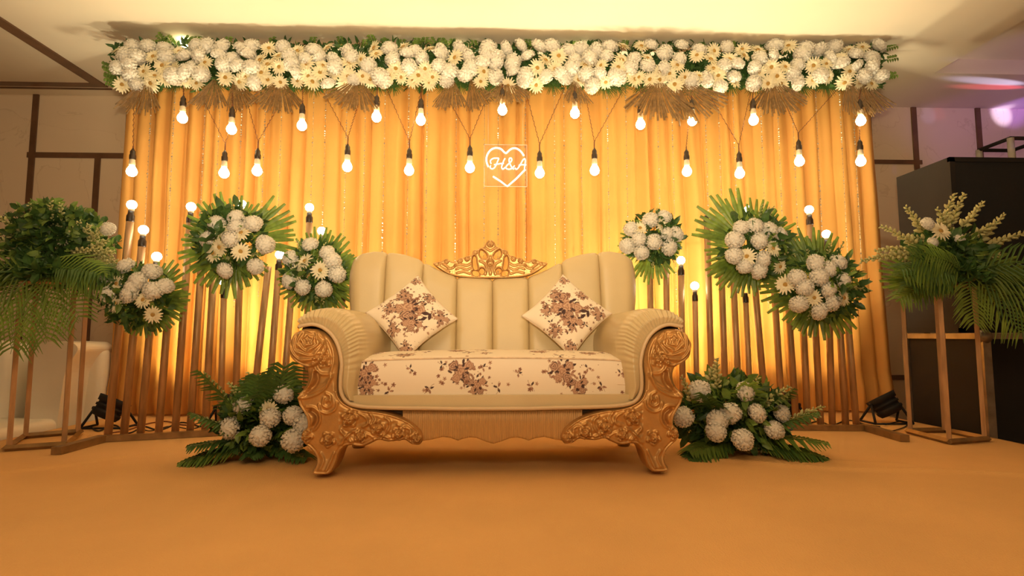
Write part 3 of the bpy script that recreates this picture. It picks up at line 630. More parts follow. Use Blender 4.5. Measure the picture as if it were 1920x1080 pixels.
def big_spray(label, ctr, zt, seed, side):
    rr = random.Random(seed); base = Vector((ctr.x, ctr.y, zt+.04)); t = thing('stand_flowers', label, 'flower arrangement', base, 'large flower sprays on the tall stands')
    mb = MB(); mb.lathe([(.10,0),(.12,.03),(.10,.09),(.04,.1)], base, 12); mb.build('foam_block', M['leaf'], t)
    if side < 0:
        c0 = base+Vector((.0,0,.19))
        foliage(t, c0, (.24,.19,.21), 900, .062, .022, rr, 'foliage', 'leaf')
        foliage(t, c0+Vector((.0,-.03,.03)), (.25,.19,.21), 330, .05, .017, rr, 'light_foliage', 'leaf2')
        for k in range(22):                                         # eucalyptus sprigs
            a = rr.uniform(-1.3,1.4); d = Vector((math.sin(a), rr.uniform(-.6,.3), math.cos(a)*.9+.1)).normalized(); mb = MB(); p = base+Vector((0,0,.08)); L = rr.uniform(.30,.40); mb.tube([p, p+d*L], .002, 4)
            for j in range(12):
                q = p+d*L*(.35+.65*j/12); s = d.cross(Vector((0,1,0))).normalized()*(1 if j % 2 else -1); leaf(mb, q, (d*.4+s+rdir(rr)*.3).normalized(), (Vector((0,-1,0))+rdir(rr)*.6).normalized(), .052, .020)
            mb.build('leafy_sprig', M['leaf' if k % 3 else 'leaf2'], t, False)
        for k in range(15):
            a = -1.3+k*.19; d = Vector((math.sin(a), rr.uniform(-.6,-.1), math.cos(a))); spike(t, base+Vector((0,0,.1))+d*.1, d, rr.uniform(.2,.30), rr, sz=.011)
        for k in range(9):
            a = .55+k*.13; d = Vector((math.sin(a), -.3, math.cos(a)*.75)); spike(t, base+Vector((.05,0,.06))+d*.08, d, .27+.03*(k % 2), rr, sz=.013)
        for x, y, kd in ((82,400,'c'),(204,430,'c'),(120,448,'g')): flower(t, kd, P(x,y,base.y-.1), (.1,-1,.2), .04, rr)
        fd = [(-100,.5,1,-.5),(-128,.5,1.2,-.7),(-155,.46,1.2,-.9),(178,.48,1.2,-1.1),(155,.46,1.2,-.9),(128,.46,1.2,-.6),(98,.42,.9,-.3)]; base = base+Vector((.08,0,0))
    else:
        c0 = base+Vector((.03,-.02,.12))
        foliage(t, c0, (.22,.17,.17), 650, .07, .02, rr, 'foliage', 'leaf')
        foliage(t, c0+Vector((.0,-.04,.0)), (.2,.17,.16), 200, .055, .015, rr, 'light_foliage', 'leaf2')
        for px, py, x2, y2 in ((1740,450,1705,388),(1760,440,1785,370),(1775,440,1805,368),(1790,440,1845,382),(1735,470,1665,425),(1730,480,1625,475),(1740,475,1650,455),(1820,470,1880,400),(1810,480,1915,430),(1800,500,1870,472),(1745,500,1695,487),(1750,460,1715,440),(1800,460,1840,430),(1785,450,1765,395),(1760,520,1710,505),(1820,450,1865,415)):
            a = P(px,py,base.y-.05); b = P(x2,y2,base.y-.08+rr.uniform(-.08,.08)); spike(t, a.lerp(b,.1), b-a, (b-a).length, rr, sz=.0135, bend=.25)
        for x, y, kd, r in ((1762,434,'g',.058),(1738,420,'c',.038),(1798,448,'c',.03),(1748,455,'c',.03)): flower(t, kd, P(x,y,base.y-.16), (.05,-1,.3), r, rr)
        fd = [(-92,.46,.15,-.5),(-97,.44,.3,-.7),(-88,.42,.3,-.1),(-80,.36,.5,-.6),(88,.5,.5,-.4),(118,.5,1.1,-.6),(135,.48,1.2,-.7),(155,.42,1.2,-.9),(-165,.34,1.2,-1),(102,.48,1.1,-.3)]
    for a, L, dr, dy in fd:
        a = math.radians(a); d = Vector((math.sin(a), -.25+.12*dy, math.cos(a)+.22)); frond(t, base+Vector((0,-.22,.03)), d, L, dr*.55, 14, .42, .0065, rr.choice(['palm','palm','palmdark']), rr, face=(0,-1,.35))
    foliage(t, base+Vector((0,-.16,.0)), (.23,.11,.055), 260, .075, .018, rr, 'lower_foliage', 'leaf', zmin=base.z-.06)
    for k in range(8):
        sx = -1 if k % 2 else 1; frond(t, base+Vector((sx*.02,-.20,.05-.01*k)), (sx, rr.uniform(-.3,.1), rr.uniform(-.12,.22)), rr.uniform(.34,.5), rr.uniform(.2,.6), 16, .38, .0075, rr.choice(['palm','palm','palmdark']), rr, face=(0,-.6,1))
    if side > 0:
        for a, s in ((-78,.42),(-95,.36)): fan(t, FANG[0], base+Vector((-.02,-.05,.0)), a, s, 12, 0, .5)
        fan(t, FANG[1], base+Vector((.05,-.06,.0)), 84, .48, 10, 0, .45)
    else:
        for a, s in ((-88,.42),(84,.34)): fan(t, FERN[0], base+Vector((0,-.06,.0)), a, s, 14, 0, .5)
    return t
big_spray('leafy green spray with cream buds and drooping palm leaves on the left metal stand', lc, .885, 31, -1)
big_spray('spray with one large daisy, cream gladiolus spikes and palm leaves on the right metal stand', rc, .885, 32, 1)

# ================================================================== PAR LIGHTS
def par(px, py, label, aim, power, yl=3.80, col=(1,.86,.54)):
    g = PZ(px, py, 0); g.y = yl; g.x = P(px, py, yl).x; g.z = 0; t = thing('stage_light', label, 'stage light', g, 'black stage lights on the floor before the curtain')
    d = Vector(aim).normalized(); c = g+Vector((0,0,.125)); q = d.to_track_quat('Z','Y')
    mb = MB(); mb.lathe([(.03,-.075),(.07,-.07),(.085,-.045),(.085,-.03),(.078,-.028),(.078,-.012),(.088,-.01),(.088,.005),(.08,.007),(.08,.02),(.092,.022),(.098,.06),(.085,.06),(.08,.035)], c, 20, q); mb.build('housing', M['black'], t)
    mb = MB(); mb.lathe([(.079,.028),(.079,.034),(.01,.04)], c, 20, q); mb.build('lens', M['lens'], t)
    mb = MB()
    for s in (-1,1):
        mb.tube([c+Vector((s*.10,0,0)), g+Vector((s*.13,-.08,.006))], .008, 6); mb.tube([c+Vector((s*.10,0,0)), g+Vector((s*.13,.08,.006))], .008, 6); mb.tube([g+Vector((s*.13,-.08,.007)), g+Vector((s*.13,.08,.007))], .007, 6)
        mb.tube([c+Vector((s*.085,0,0)), c+Vector((s*.112,0,0))], .012, 8)
    mb.tube([g+Vector((-.13,-.08,.007)), g+Vector((.13,-.08,.007))], .006, 6); mb.build('yoke', M['black'], t)
    lc_ = c+d*.075; l = light('stage_light_beam', 'SPOT', lc_, lc_+Vector((aim[0]*.5,.13,1)), power, col, spot_size=math.radians(100), spot_blend=1, shadow_soft_size=.05)
    l.parent = t; l.location = lc_-g
    l = light('stage_light_glow', 'SPOT', lc_, lc_+Vector((aim[0],.95,1.05)), power*.40, (1,.76,.32), spot_size=math.radians(88), spot_blend=1, shadow_soft_size=.05); l.parent = t; l.location = lc_-g
M['lens'] = mat('amber_lens', (.9,.6,.2), .3, emit=(1,.7,.25), strength=4)
PW_ = 82
par(205, 800, 'black stage light on the floor at the left curtain corner, beside the white sofa', (.38,.42,1), PW_)
par(432, 805, 'black stage light behind the flower spray on the left', (.05,.45,1), PW_*1.3)
par(655, 800, 'black stage light hidden behind the left arm of the sofa', (.0,.5,1), PW_*.8)
par(925, 800, 'black stage light hidden behind the middle of the sofa', (.0,.5,1), PW_*.8)
par(1180, 800, 'black stage light hidden behind the right arm of the sofa', (.0,.45,1), PW_*1.3)
par(1340, 800, 'black stage light behind the flower spray on the right', (.0,.45,1), PW_*1.3)
par(1472, 805, 'black stage light behind the gold poles, at the edge of the right flower spray', (.05,.45,1), PW_*.9)
par(1662, 795, 'black stage light on the floor at the right curtain corner, beside the tall stand', (-.45,.45,1), PW_*.9)
def cable(pts, label, m, r=.0045):
    mb = MB(); q = [PZ(*p, .006) for p in pts]; q = catmull(q, 60); mb.tube(q, r, 6); tag(mb.build('power_cable', M[m]), label, 'cable', 'cables behind the gold poles')
cable([(170,800),(185,808),(215,797),(240,812),(270,800),(300,806),(340,792),(380,800),(420,795)], 'black cable looping over the floor from the corner stage light on the left', 'black')
cable([(205,812),(240,806),(270,796),(310,790),(350,797),(400,788),(430,794)], 'reddish brown wire tangled on the floor behind the left gold poles', 'wire')
cable([(225,805),(255,798),(280,808),(320,799),(360,804),(395,793),(440,801)], 'second black cable tangled on the floor closest to the left pole row base', 'black', .0035)
cable([(1510,796),(1535,790),(1560,797),(1590,788),(1625,796),(1650,800)], 'black cable on the floor behind the right gold poles', 'black')
cable([(1640,800),(1670,808),(1700,798),(1690,790),(1660,796)], 'short black cable looped under the right corner stage light', 'black', .0035)

# ================================================================== SOFA
YF = 2.45; SC = YF/F
def W(px, py, h=0, Y=YF): p = P(px, py, Y); p.y -= h*SC; return p
MIR = lambda x: 1847-x
def sofa():
    t = thing('carved_sofa', 'two seat cream leather sofa with carved gold frame in the middle of the stage', 'sofa', (0, YF+.35, 0))
    K = 3.375; G = lambda l: [(540+x/K, 580+y/K) for x, y in l]
    OUT = G([(130,122),(85,135),(48,160),(25,200),(17,250),(32,300),(72,340),(112,365),(130,410),(126,460),(105,500),(77,530),(65,570),(75,610),(100,650),(120,690),(124,740),(100,770),(90,805),(103,845),(140,875),(170,910),(185,950),(180,985),(164,1012),(172,1036),(215,1041),(262,1038),(290,1015),(310,970),(330,910),(360,872),(400,860),(470,868),(520,850),(545,838),(575,825),(640,836),(700,830),(740,825),(780,850),(826,856),(853,825),(840,772),(790,722),(720,682),(640,657),(560,640),(470,630),(400,610),(350,578),(322,530),(316,450),(326,360),(324,290),(300,220),(258,165),(200,130)])
    def rose(H, X, Y, cx, cy, r, h):
        d = np.hypot(X-cx, Y-cy); a = np.arctan2(Y-cy, X-cx); q = d/r
        rim = 1+.10*np.cos(5*a+cx)
        outer = np.where(q < 1.75*rim, .38*h*(1+.5*np.cos(5*a+cx))*np.clip((1.75*rim-q)*4, 0, 1), 0)
        outer -= .3*h*np.exp(-((q-1.08)/.10)**2)
        ball = np.where(q < 1, h*np.sqrt(np.clip(1-q*q, 0, 1)), 0)+np.where(q < .95, .22*h*np.sin(q*8+2.2*a+cx), 0)*np.clip(q*3,0,1)
        return H+outer+ball
    def hf(X, Y, D):
        H = 7*np.clip(D/7, 0, 1)**.5                                     # soft outer edge
        u = (X-540)*K; v = (Y-580)*K                                     # crop space
        # raised bead just inside the outline
        H += 2.2*np.exp(-((D-3.2)/1.5)**2)*(v > 520)
        H -= 1.6*np.exp(-((D-6.5)/1.2)**2)*(v > 520)
        # big rolled ball
        d = np.hypot((u-130), (v-240)*1.0); a = np.arctan2(v-195, u-145); rr_ = np.hypot(u-145, v-195)
        dome = np.sqrt(np.clip(1-(d/128)**2, 0, 1)); H += 16*dome
        H += np.where(d < 122, 2.3*np.sin(rr_/5.0+2.6*np.abs(np.sin(2.5*a+rr_*.035))), 0)*np.clip(dome*2.2, 0, 1)
        # ridges of the neck
        fl = dpoly(u, v, [(205,150),(260,190),(290,250),(296,320),(280,390)]); H += 3.2*np.exp(-(fl/9)**2)
        fl = dpoly(u, v, [(195,175),(235,210),(262,265),(270,330)]); H += 2.8*np.exp(-(fl/8)**2)
        H = rose(H, u, v, 235, 318, 30, 8)
        H += 4*np.exp(-(dpoly(u, v, [(175,340),(190,385),(225,408),(275,408)])/10)**2)
        for o, hh in ((0,3.6),(22,3.0),(42,2.4)):
            pts = [(70,560-o*.2),(130,556-o),(200,530-o),(250,490-o*.8),(285,430-o*.5)]; H += hh*np.exp(-(dpoly(u, v, pts)/7.5)**2)
        # scoops
        H -= 9*np.exp(-(dpoly(u, v, [(185,405),(190,445),(165,490),(125,525)])/13)**2)
        H += 3.5*np.exp(-(dpoly(u, v, [(168,385),(160,440),(135,490)])/7)**2)
        H -= 9*np.exp(-(dpoly(u, v, [(150,645),(180,670),(182,710),(160,745)])/13)**2)
        H += 4*np.exp(-(dpoly(u, v, [(125,615),(175,618),(208,655),(212,705),(185,750),(165,760)])/7)**2)
        # curl
        for pts in ([(205,600),(215,640),(260,655),(305,630),(318,590)], [(235,560),(228,600),(258,618),(285,598),(275,570),(255,578)], [(250,530),(275,545),(280,575)]): H += 3.6*np.exp(-(dpoly(u, v, pts)/8)**2)
        for cx, cy, r, h in ((397,690,32,11),(262,820,29,9),(465,800,24,9),(573,748,29,10),(703,785,26,9),(818,815,25,9),(125,797,26,8)): H = rose(H, u, v, cx, cy, r, h)
        for pts in ([(450,650),(500,680),(510,720),(480,740)], [(340,760),(370,800),(410,840),(380,800),(350,850)], [(620,680),(650,710),(640,760),(610,790)], [(640,810),(610,800),(580,820),(560,800)], [(745,740),(780,760),(770,800),(750,810)], [(500,780),(540,800),(560,830)], [(330,850),(400,780),(440,760)], [(700,725),(740,745),(735,775)], [(520,650),(545,690),(530,720)]): H += 3.4*np.exp(-(dpoly(u, v, pts)/8)**2)
        # leg
        for pts in ([(215,905),(235,950),(215,1000)], [(300,905),(275,960),(255,1010)]): H += 3*np.exp(-(dpoly(u, v, pts)/8)**2)
        H += 1.2*np.sin(u/17+np.sin(v/19)*2)*np.sin(v/15)*(v > 640)*(v < 880)*(u > 330)
        H += 6*np.clip((v-940)/90, 0, 1)
        return H
    carveL = carve(OUT, hf, 1.15, lambda x, y, h: W(x, y, h), .11)
    for nm, mir in (('carved_panel', False), ('carved_panel', True)):
        mb = MB(); mb.v = list(carveL.v); mb.f = list(carveL.f); mb.m = list(carveL.m)
        if mir:
            c = W(923.5, 700).x; mb.v = [(2*c-v[0], v[1], v[2]) for v in mb.v]; mb.f = [f[::-1] for f in mb.f]
        mb.build(nm, M['gold'], t)
    cxw = W(923.5,700).x; mx = lambda v: Vector((2*cxw-v[0], v[1], v[2]))
    # ---- leather arms
    ctrl = [([(566,611),(588,608),(607,614),(623,628),(634,648),(640,668),(640,700),(641,730),(654,753)], 0.0),
            ([(561,603),(584,594),(614,596),(638,610),(652,632),(657,662),(655,700),(653,730),(659,750)], -.022),
            ([(560,597),(582,583),(620,581),(650,594),(668,622),(671,655),(666,700),(662,730),(664,752)], .008),
            ([(561,597),(581,580),(622,576),(656,589),(677,620),(681,655),(676,700),(671,730),(670,755)], .07),
            ([(562,598),(581,580),(622,575),(658,589),(680,620),(685,655),(679,700),(674,730),(672,755)], .2),
            ([(566,600),(584,582),(624,576),(664,590),(690,622),(696,655),(692,700),(688,730),(686,758)], .62),
            ([(566,600),(584,582),(624,576),(664,590),(690,622),(696,655),(692,700),(688,730),(686,758)], .68)]
    N = 280; rings = []
    for k, (c, dy) in enumerate(ctrl): rings.append([W(q.x, q.y)+Vector((0, dy, 0)) for q in catmull([(*p,0) for p in c], N)])
    sub = []
    for k in range(len(rings)-1):
        steps = 6 if k < 3 else (4 if k == 3 else 8)
        for s in range(steps): 
            f = s/steps; sub.append(([a.lerp(b, f) for a, b in zip(rings[k], rings[k+1])], k+f))
    sub.append((rings[-1], len(rings)-1.0))
    vs = []
    for ring, kk in sub:
        for i, p in enumerate(ring):
            s = i/(N-1); am = .0042*math.exp(-((kk-1.5)/1.1)**2)*(1 if s < .62 else max(0, 1-(s-.62)*7)); ph = math.sin(s*205+.9*math.sin(s*23)+.5*math.sin(s*51))
            nrm = Vector((p.x-W(610,660).x, -.25, p.z-W(610,660).z)).normalized(); vs.append(p+nrm*am*ph)
    fs = [(j*N+i, j*N+i+1, (j+1)*N+i+1, (j+1)*N+i) for j in range(len(sub)-1) for i in range(N-1)]
    for mir in (0,1):
        mb = MB(); mb.add([mx(v) if mir else v for v in vs], [f if mir else f[::-1] for f in fs])
        side = [W(*p) for p in [(566,600),(552,628),(550,655),(566,680),(584,695),(583,720),(570,740),(575,780),(590,815),(650,815),(690,800),(686,758)]]
        n_ = len(side); poly = [(mx(p) if mir else p) for p in side]; a_ = [p+Vector((0,.06,0)) for p in poly]; b_ = [p+Vector((0,.70,0)) for p in poly]
        mb.add(a_+b_, [(i, (i+1) % n_, n_+(i+1) % n_, n_+i) for i in range(n_-1)]); mb.add(b_+[(mx(p) if mir else p) for p in rings[-1]][::-1], [tuple(range(n_+N))])
        mb.build('padded_arm', M['leather'], t)
    # ---- piping round the front
    wl = catmull([(*p,0) for p in [(562,613),(567,611),(588,608),(607,614),(624,628),(636,650),(642,680),(640,710),(641,735),(652,753),(675,761),(720,764),(800,765),(860,766)]], 90)
    half = [W(q.x, q.y, 5) for q in wl]; full = half+[mx(v) for v in half[::-1]]
    mb = MB(); mb.tube(full, .0088, 8); mb.build('piping', M['welt'], t)
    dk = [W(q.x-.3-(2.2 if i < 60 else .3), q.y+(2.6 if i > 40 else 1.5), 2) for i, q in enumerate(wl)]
    mb = MB(); mb.tube(dk+[mx(v) for v in dk[::-1]], .005, 6); mb.build('painted_gap_shade', M['gap_frame'], t)  # dark tube along the piping, shade of the gap put in as colour
    # ---- seat base, apron
    a = W(640,742); b = W(1207,764); mb = MB(); mb.box((a.x,YF+.005,b.z),(b.x,YF+.62,a.z+.0)); mb.build('seat_base', M['leather'], t, False)
    def zb(px):
        d = abs(px-925)/1.0
        pts = [(0,832),(14,828),(32,821),(45,820),(58,823),(66,826),(80,821),(95,819),(115,824),(140,828),(170,820)]
        for (x0,y0),(x1,y1) in zip(pts[:-1], pts[1:]):
            if d <= x1: return y0+(y1-y0)*(d-x0)/(x1-x0)
        return 820
    n = 480; vs = []; Ya = YF+.02
    for i in range(n+1):
        px = 755+(1092-755)*i/n; ph = math.sin(i/n*PI*84)
        for k, py in enumerate((765, 790, zb(px)-3, zb(px))):
            p = P(px, py, Ya); p.y -= .0032*abs(ph)*(1 if k < 3 else .3); vs.append(p)
    mb = MB(); mb.add(vs, [(i*4+k, i*4+k+1, (i+1)*4+k+1, (i+1)*4+k) for i in range(n) for k in range(3)]); extrude_boundary(mb, Vector((0,.03,0))); mb.build('reeded_apron', M['apron'], t)
    mb = MB(); a = W(640,768); b = W(1207,800); mb.box((a.x,YF+.06,b.z),(b.x,YF+.64,a.z)); mb.build('under_frame', M['gap_frame'], t, False)
    for s in (0,1):
        for x0 in (598,):
            q = W(x0,800); q = mx(q) if s else q; m_ = MB(); sg = -1 if s else 1
            m_.tube([Vector((q.x+sg*.03,YF+.58,q.z)), Vector((q.x+sg*.02,YF+.6,.12)), Vector((q.x+sg*.035,YF+.63,.05)), Vector((q.x+sg*.02,YF+.64,.0))], [.06,.045,.03,.035], 10); m_.build('back_leg', M['gold'], t)
    # ---- back channels
    tops = [(650,560),(650,535),(654,505),(663,486),(680,476),(703,472),(727,473),(760,478),(785,486),(800,494),(820,505),(840,514),(860,520),(890,522),(923.5,523)]
    tops = tops+[(MIR(x),y) for x, y in tops[::-1][1:]]; tx = [p[0] for p in tops]; ty = [p[1] for p in tops]
    bt = [652,727,796,858,923.5,989,1051,1120,1195]; bb = [664,716,786,855,923.5,992,1061,1131,1183]
    bt[4:] = [MIR(x) for x in bt[:5][::-1]]; bb[4:] = [MIR(x) for x in bb[:5][::-1]]
    nb = 22; rows = 40
    sub = MB()
    for k in range(8):
        vs = []
        for j in range(rows+1):
            v = j/rows
            for i in range(nb+1):
                s = i/nb; fx = bt[k]+(bt[k+1]-bt[k])*s
                top = float(np.interp(max(652, min(1195, fx)), tx, ty)); bot = 672
                # the outer channels bulge outwards towards the shoulder
                vv = 1-(1-v)**1.35; py = bot+(top-bot)*vv; m_ = (bot-py)/(bot-473); px = bb[k]+(bt[k]-bb[k])*m_+(bb[k+1]+(bt[k+1]-bt[k])-bb[k+1]+bb[k+1]-bb[k]-(bt[k+1]-bt[k])+((bt[k+1]-bt[k])-(bb[k+1]-bb[k]))*m_)*s
                if k == 0: px -= (1-s)*5*math.sin(PI*min(1, m_*1.05))
                if k == 7: px += s*5*math.sin(PI*min(1, m_*1.05))
                top2 = float(np.interp(px, tx, ty)); py = bot+(top2-bot)*vv; 
                Yb = 3.00+.10*vv; p = P(px, py, Yb)
                bul = (1-abs(2*s-1)**7)**.6; e = 1.0 if vv < .82 else math.sqrt(max(0, 1-((vv-.82)/.18)**2))
                p.y -= .026*bul*(.3+.7*e) + .03*e; p.z -= .012*(1-bul)*(1 if vv > .97 else 0)
                if k == 0 and s < .35: p.y += .06*(1-s/.35)**2
                if k == 7 and s > .65: p.y += .06*((s-.65)/.35)**2
                vs.append(p)
        Wd = nb+1; mb = MB(); mb.add(vs, [(j*Wd+i, j*Wd+i+1, (j+1)*Wd+i+1, (j+1)*Wd+i) for j in range(rows) for i in range(nb)]); extrude_boundary(mb, Vector((0,.15,-.005))); mb.build('back_channel', M['leather'], t)
    # ---- crest
    KC = 8.0; g8 = lambda l: [(800+x/KC, 440+y/KC) for x, y in l]; m8 = lambda l: [(1910-x, y) for x, y in l[::-1]]
    lo = [(950,660),(700,655),(500,640),(350,605),(220,535),(95,438),(180,408),(230,395),(290,362),(345,385),(400,405),(440,395),(500,350),(560,345),(620,318),(670,310),(700,240),(755,225),(800,200),(860,180),(880,140),(905,98),(955,78)]
    O = lo[:-1]+[(955,78)]+m8(lo[1:-1]); 
    holes = [[(815,225),(870,260),(905,320),(890,358),(845,362),(805,320),(795,265)], [(700,325),(735,335),(748,420),(765,515),(712,520),(688,430)], [(690,542),(762,542),(790,590),(770,622),(712,615),(688,585)], [(830,500),(862,520),(870,550),(850,585),(815,588),(792,560),(795,520)]]
    holes = holes+[m8(h) for h in holes]
    def hc(X, Y, D):
        u = (X-800)*KC; v = (Y-440)*KC; um = np.where(u > 955, 1910-u, u)
        H = 3*np.clip(D/2, 0, 1)**.5; H += 1.5*np.exp(-((D-1.6)/.8)**2)
        for cx, cy, r, h in ((955,140,55,5),(500,395,42,3.6),(610,365,42,3.6),(300,410,36,3.2),(735,270,34,2.8),(955,420,60,3.2),(200,440,26,2)):
            q = np.hypot(um-cx, v-cy)/r; H += np.where(q < 1, h*np.sqrt(np.clip(1-q*q,0,1))+.7*np.sin(q*9+3*np.arctan2(v-cy, um-cx)), 0)
        for pts in ([(450,520),(520,500),(600,530),(660,505)], [(460,580),(560,560),(650,590)], [(330,520),(400,500),(440,450)], [(170,470),(260,520),(340,560)], [(250,440),(330,500)], [(800,400),(870,440),(900,520),(880,600)], [(955,330),(930,470),(955,600)], [(870,200),(955,250)], [(430,470),(520,450),(600,470),(660,440)]): H += 1.6*np.exp(-(dpoly(um, v, pts)/13)**2)
        return H
    YR = 3.10; SR = YR/F
    def tw(x, y, h): p = P(800+(x-800), y, YR); p.y -= h*SR; return p
    mb = carve(g8(O), hc, .62, tw, .035, [g8(h) for h in holes]); mb.build('carved_crest', M['gold'], t)
    rp = catmull([(*p,0) for p in [(812,494),(830,506),(850,515),(880,520),(923.5,522)]], 24); h1 = [P(q.x, q.y, YR-.02) for q in rp]; c_ = P(923.5,522,YR-.02).x
    # ---- seat cushion
    cushion(t, mx)
    return t
# ---- floral print painter
CREAM = np.array((.84,.72,.56)); 
def paint(U, V, motifs):
    col = np.tile(CREAM, (U.size, 1)); u = U.ravel(); v = V.ravel()
    for kind, cx, cy, r, a, c in motifs:
        x = (u-cx)*math.cos(a)+(v-cy)*math.sin(a); y = -(u-cx)*math.sin(a)+(v-cy)*math.cos(a)
        m = (np.abs(x) < 1.6*r) & (np.abs(y) < 1.6*r)
        if not m.any(): continue
        X = x[m]; Y = y[m]; d = np.hypot(X, Y)/r; th = np.arctan2(Y, X)
        if kind == 'rose':
            ins = d < 1+.13*np.cos(5*th+cx*90); k = .5+.5*np.sin(d*14+1.5*np.sin(3*th+cx*50)+th); k = k**1.2
            A = np.array((.60,.38,.25)); B = np.array((.15,.06,.045)) if c else np.array((.32,.16,.10)); cc = A[None]*(1-k[:,None])+B[None]*k[:,None]
            cc = np.where((d > .85)[:,None], cc*.8, cc)
        elif kind == 'leaf': ins = (np.abs(Y) < .42*r*(1-(X/r)**2)) & (np.abs(X) < r); cc = np.tile(np.array((.05,.022,.02) if c else (.28,.14,.09)), (X.size,1)); cc[np.abs(Y) < .04*r] *= 2.2
        elif kind == 'star': ins = d < .45+.55*np.abs(np.cos(2.5*th)); cc = np.tile(np.array((.28,.13,.08) if c else (.50,.31,.20)), (X.size,1)); cc[d < .28] = (.15,.06,.04)
        elif kind == 'dot': ins = d < 1; cc = np.tile(np.array((.25,.12,.07)), (X.size,1))
        else: ins = (np.abs(Y-.25*r*np.sin(X/r*2)) < .035*r) & (np.abs(X) < r); cc = np.tile(np.array((.35,.20,.12)), (X.size,1))
        idx = np.nonzero(m)[0][ins]; col[idx] = cc[ins]
    return col
def cluster(cx, cy, s, rr):
    m = []
    for k in range(13): a = k*.48+rr.uniform(-.2,.2); q = rr.uniform(1.2,1.8); m.append(('leaf', cx+math.cos(a)*s*q, cy+math.sin(a)*s*q*.9, s*.36, a+rr.uniform(-.5,.5), 1 if k % 4 else 0))
    for k in range(14): m.append(('star', cx+rr.gauss(0,1.5)*s, cy+rr.gauss(0,1.3)*s, s*.27, rr.random()*6, rr.random() < .6))
    for dx, dy, r, c in ((0,0,.85,0),(-1.05,.5,.62,1),(.95,.6,.6,0),(.6,-.85,.6,1),(-.6,-.9,.55,0)): m.append(('rose', cx+dx*s, cy+dy*s, r*s, rr.random()*6, c))
    for k in range(6): a = rr.uniform(0,6.28); m.append(('leaf', cx+math.cos(a)*s*.75, cy+math.sin(a)*s*.75, s*.34, a, 1))
    for k in range(14): m.append(('dot', cx+rr.gauss(0,1.6)*s, cy+rr.gauss(0,1.5)*s, s*.07, 0, 0))
    return m
def sprig(cx, cy, s, rr):
    a0 = rr.uniform(0,6.28); m = [('stem', cx, cy, s*1.3, a0, 0)]
    for k in range(3): a = a0+k*2.1+rr.uniform(-.4,.4); m.append(('leaf', cx+math.cos(a)*s*.6, cy+math.sin(a)*s*.6, s*.5, a, rr.random() < .55))
    m.append(('star', cx+rr.gauss(0,1)*s, cy+rr.gauss(0,1)*s, s*.5, a0, 1)); m.append(('star', cx+rr.gauss(0,1.2)*s, cy+rr.gauss(0,1)*s, s*.4, a0, 0)); return m
def print_mesh(mb, name, cols, parent):
    me = mb.mesh(name, M['print']); at = me.color_attributes.new('print', 'FLOAT_COLOR', 'POINT')
    full = np.ones((len(mb.v), 4), np.float32); full[:, :3] = CREAM; full[:len(cols), :3] = cols; at.data.foreach_set('color', full.ravel())
    return me
def cushion(t, mx):
    rr = random.Random(77); YFc = YF+.035; a = P(656,744,YFc); b = P(1189,744,YFc); zt = P(923,676,YFc).z; x0, x1 = a.x, b.x; zb_ = a.z; hh = zt-zb_
    Dp = 3.03-YFc; prof = []       # (y, z, arc)
    nf = 66; nr = 6; nt = 110
    for k in range(nf): f = k/(nf-1); prof.append((YFc-.008*math.sin(PI*f), zb_+hh*.97*f))
    for k in range(1, nr+1): f = k/nr*PI/2; prof.append((YFc+.008*(1-math.cos(f))+.004, zb_+hh*.97+.010*math.sin(f)))
    for k in range(1, nt+1): f = k/nt; prof.append((YFc+.012+(Dp-.012)*f, zb_+hh*.97+.010+.030*math.sin(PI*min(1,f*1.0))**.8-.012*f))
    arc = [0]
    for p, q in zip(prof[:-1], prof[1:]): arc.append(arc[-1]+math.hypot(q[0]-p[0], q[1]-p[1]))
    nu = 560; vs = []; U = []; V = []
    for j, (y, z) in enumerate(prof):
        for i in range(nu+1):
            f = i/nu; s = 1-abs(2*f-1)**14; top = max(0, (z-zb_)/hh-.9)
            crown = .012*math.sin(PI*f)*min(1, max(0, (z-zb_)/hh)); inset = .012*max(0,(z-zb_)/hh)
            x = x0+inset+(x1-x0-2*inset)*f
            vs.append((x, y+(1-s)*.02, z+crown-(1-s)*.012*(1 if z > zb_+.05 else 0))); U.append((x1-x0)*f); V.append(arc[j])
    Wn = nu+1; U = np.array(U); V = np.array(V); mo = []
    for cx in (.07,.50,.93+.02,1.30): mo += cluster(cx-.02, .105, .034, rr)+cluster(cx+.05 if cx > .1 else cx, .045, .026, rr)
    for k in range(7): mo += sprig(.18+k*.155+rr.uniform(-.02,.02), rr.uniform(.02,.06), .021, rr)
    for k in range(7): mo += sprig(.24+k*.16+rr.uniform(-.02,.02), rr.uniform(.09,.14), .018, rr)
    for k in range(26): mo += sprig(rr.uniform(.02,1.22), rr.uniform(.2,.72), .026, rr)
    for k in range(16): mo += cluster(.06+k*.078, rr.uniform(.22,.68), .026, rr)
    cols = paint(U, V, mo)
    mb = MB(); mb.add(vs, [(j*Wn+i, j*Wn+i+1, (j+1)*Wn+i+1, (j+1)*Wn+i) for j in range(len(prof)-1) for i in range(nu)])
    npf = len(prof)
    for i, rev in ((0,0),(nu,1)):
        f = tuple(j*Wn+i for j in range(npf)); mb.f.append(f if rev else f[::-1]); mb.m.append(0)
    l = gloc(t); mb.v = [(v[0]-l.x, v[1]-l.y, v[2]-l.z) for v in mb.v]; o = link('seat_cushion', print_mesh(mb, 'seat_cushion', cols, t), t)
    for j, nm in ((0,'cushion_piping'), (nf+1,'cushion_piping')):
        pts = [Vector(vs[j*Wn+i])+Vector((0,-.004,0)) for i in range(0, nu+1, 10)]; m_ = MB(); m_.tube(pts, .0042, 6); m_.build(nm, M['creamcloth'], t)
M['creamcloth'] = mat('cream_cloth_piping', (.66,.50,.34), .8, noise_amt=.2, noise_scale=30)
sofa()
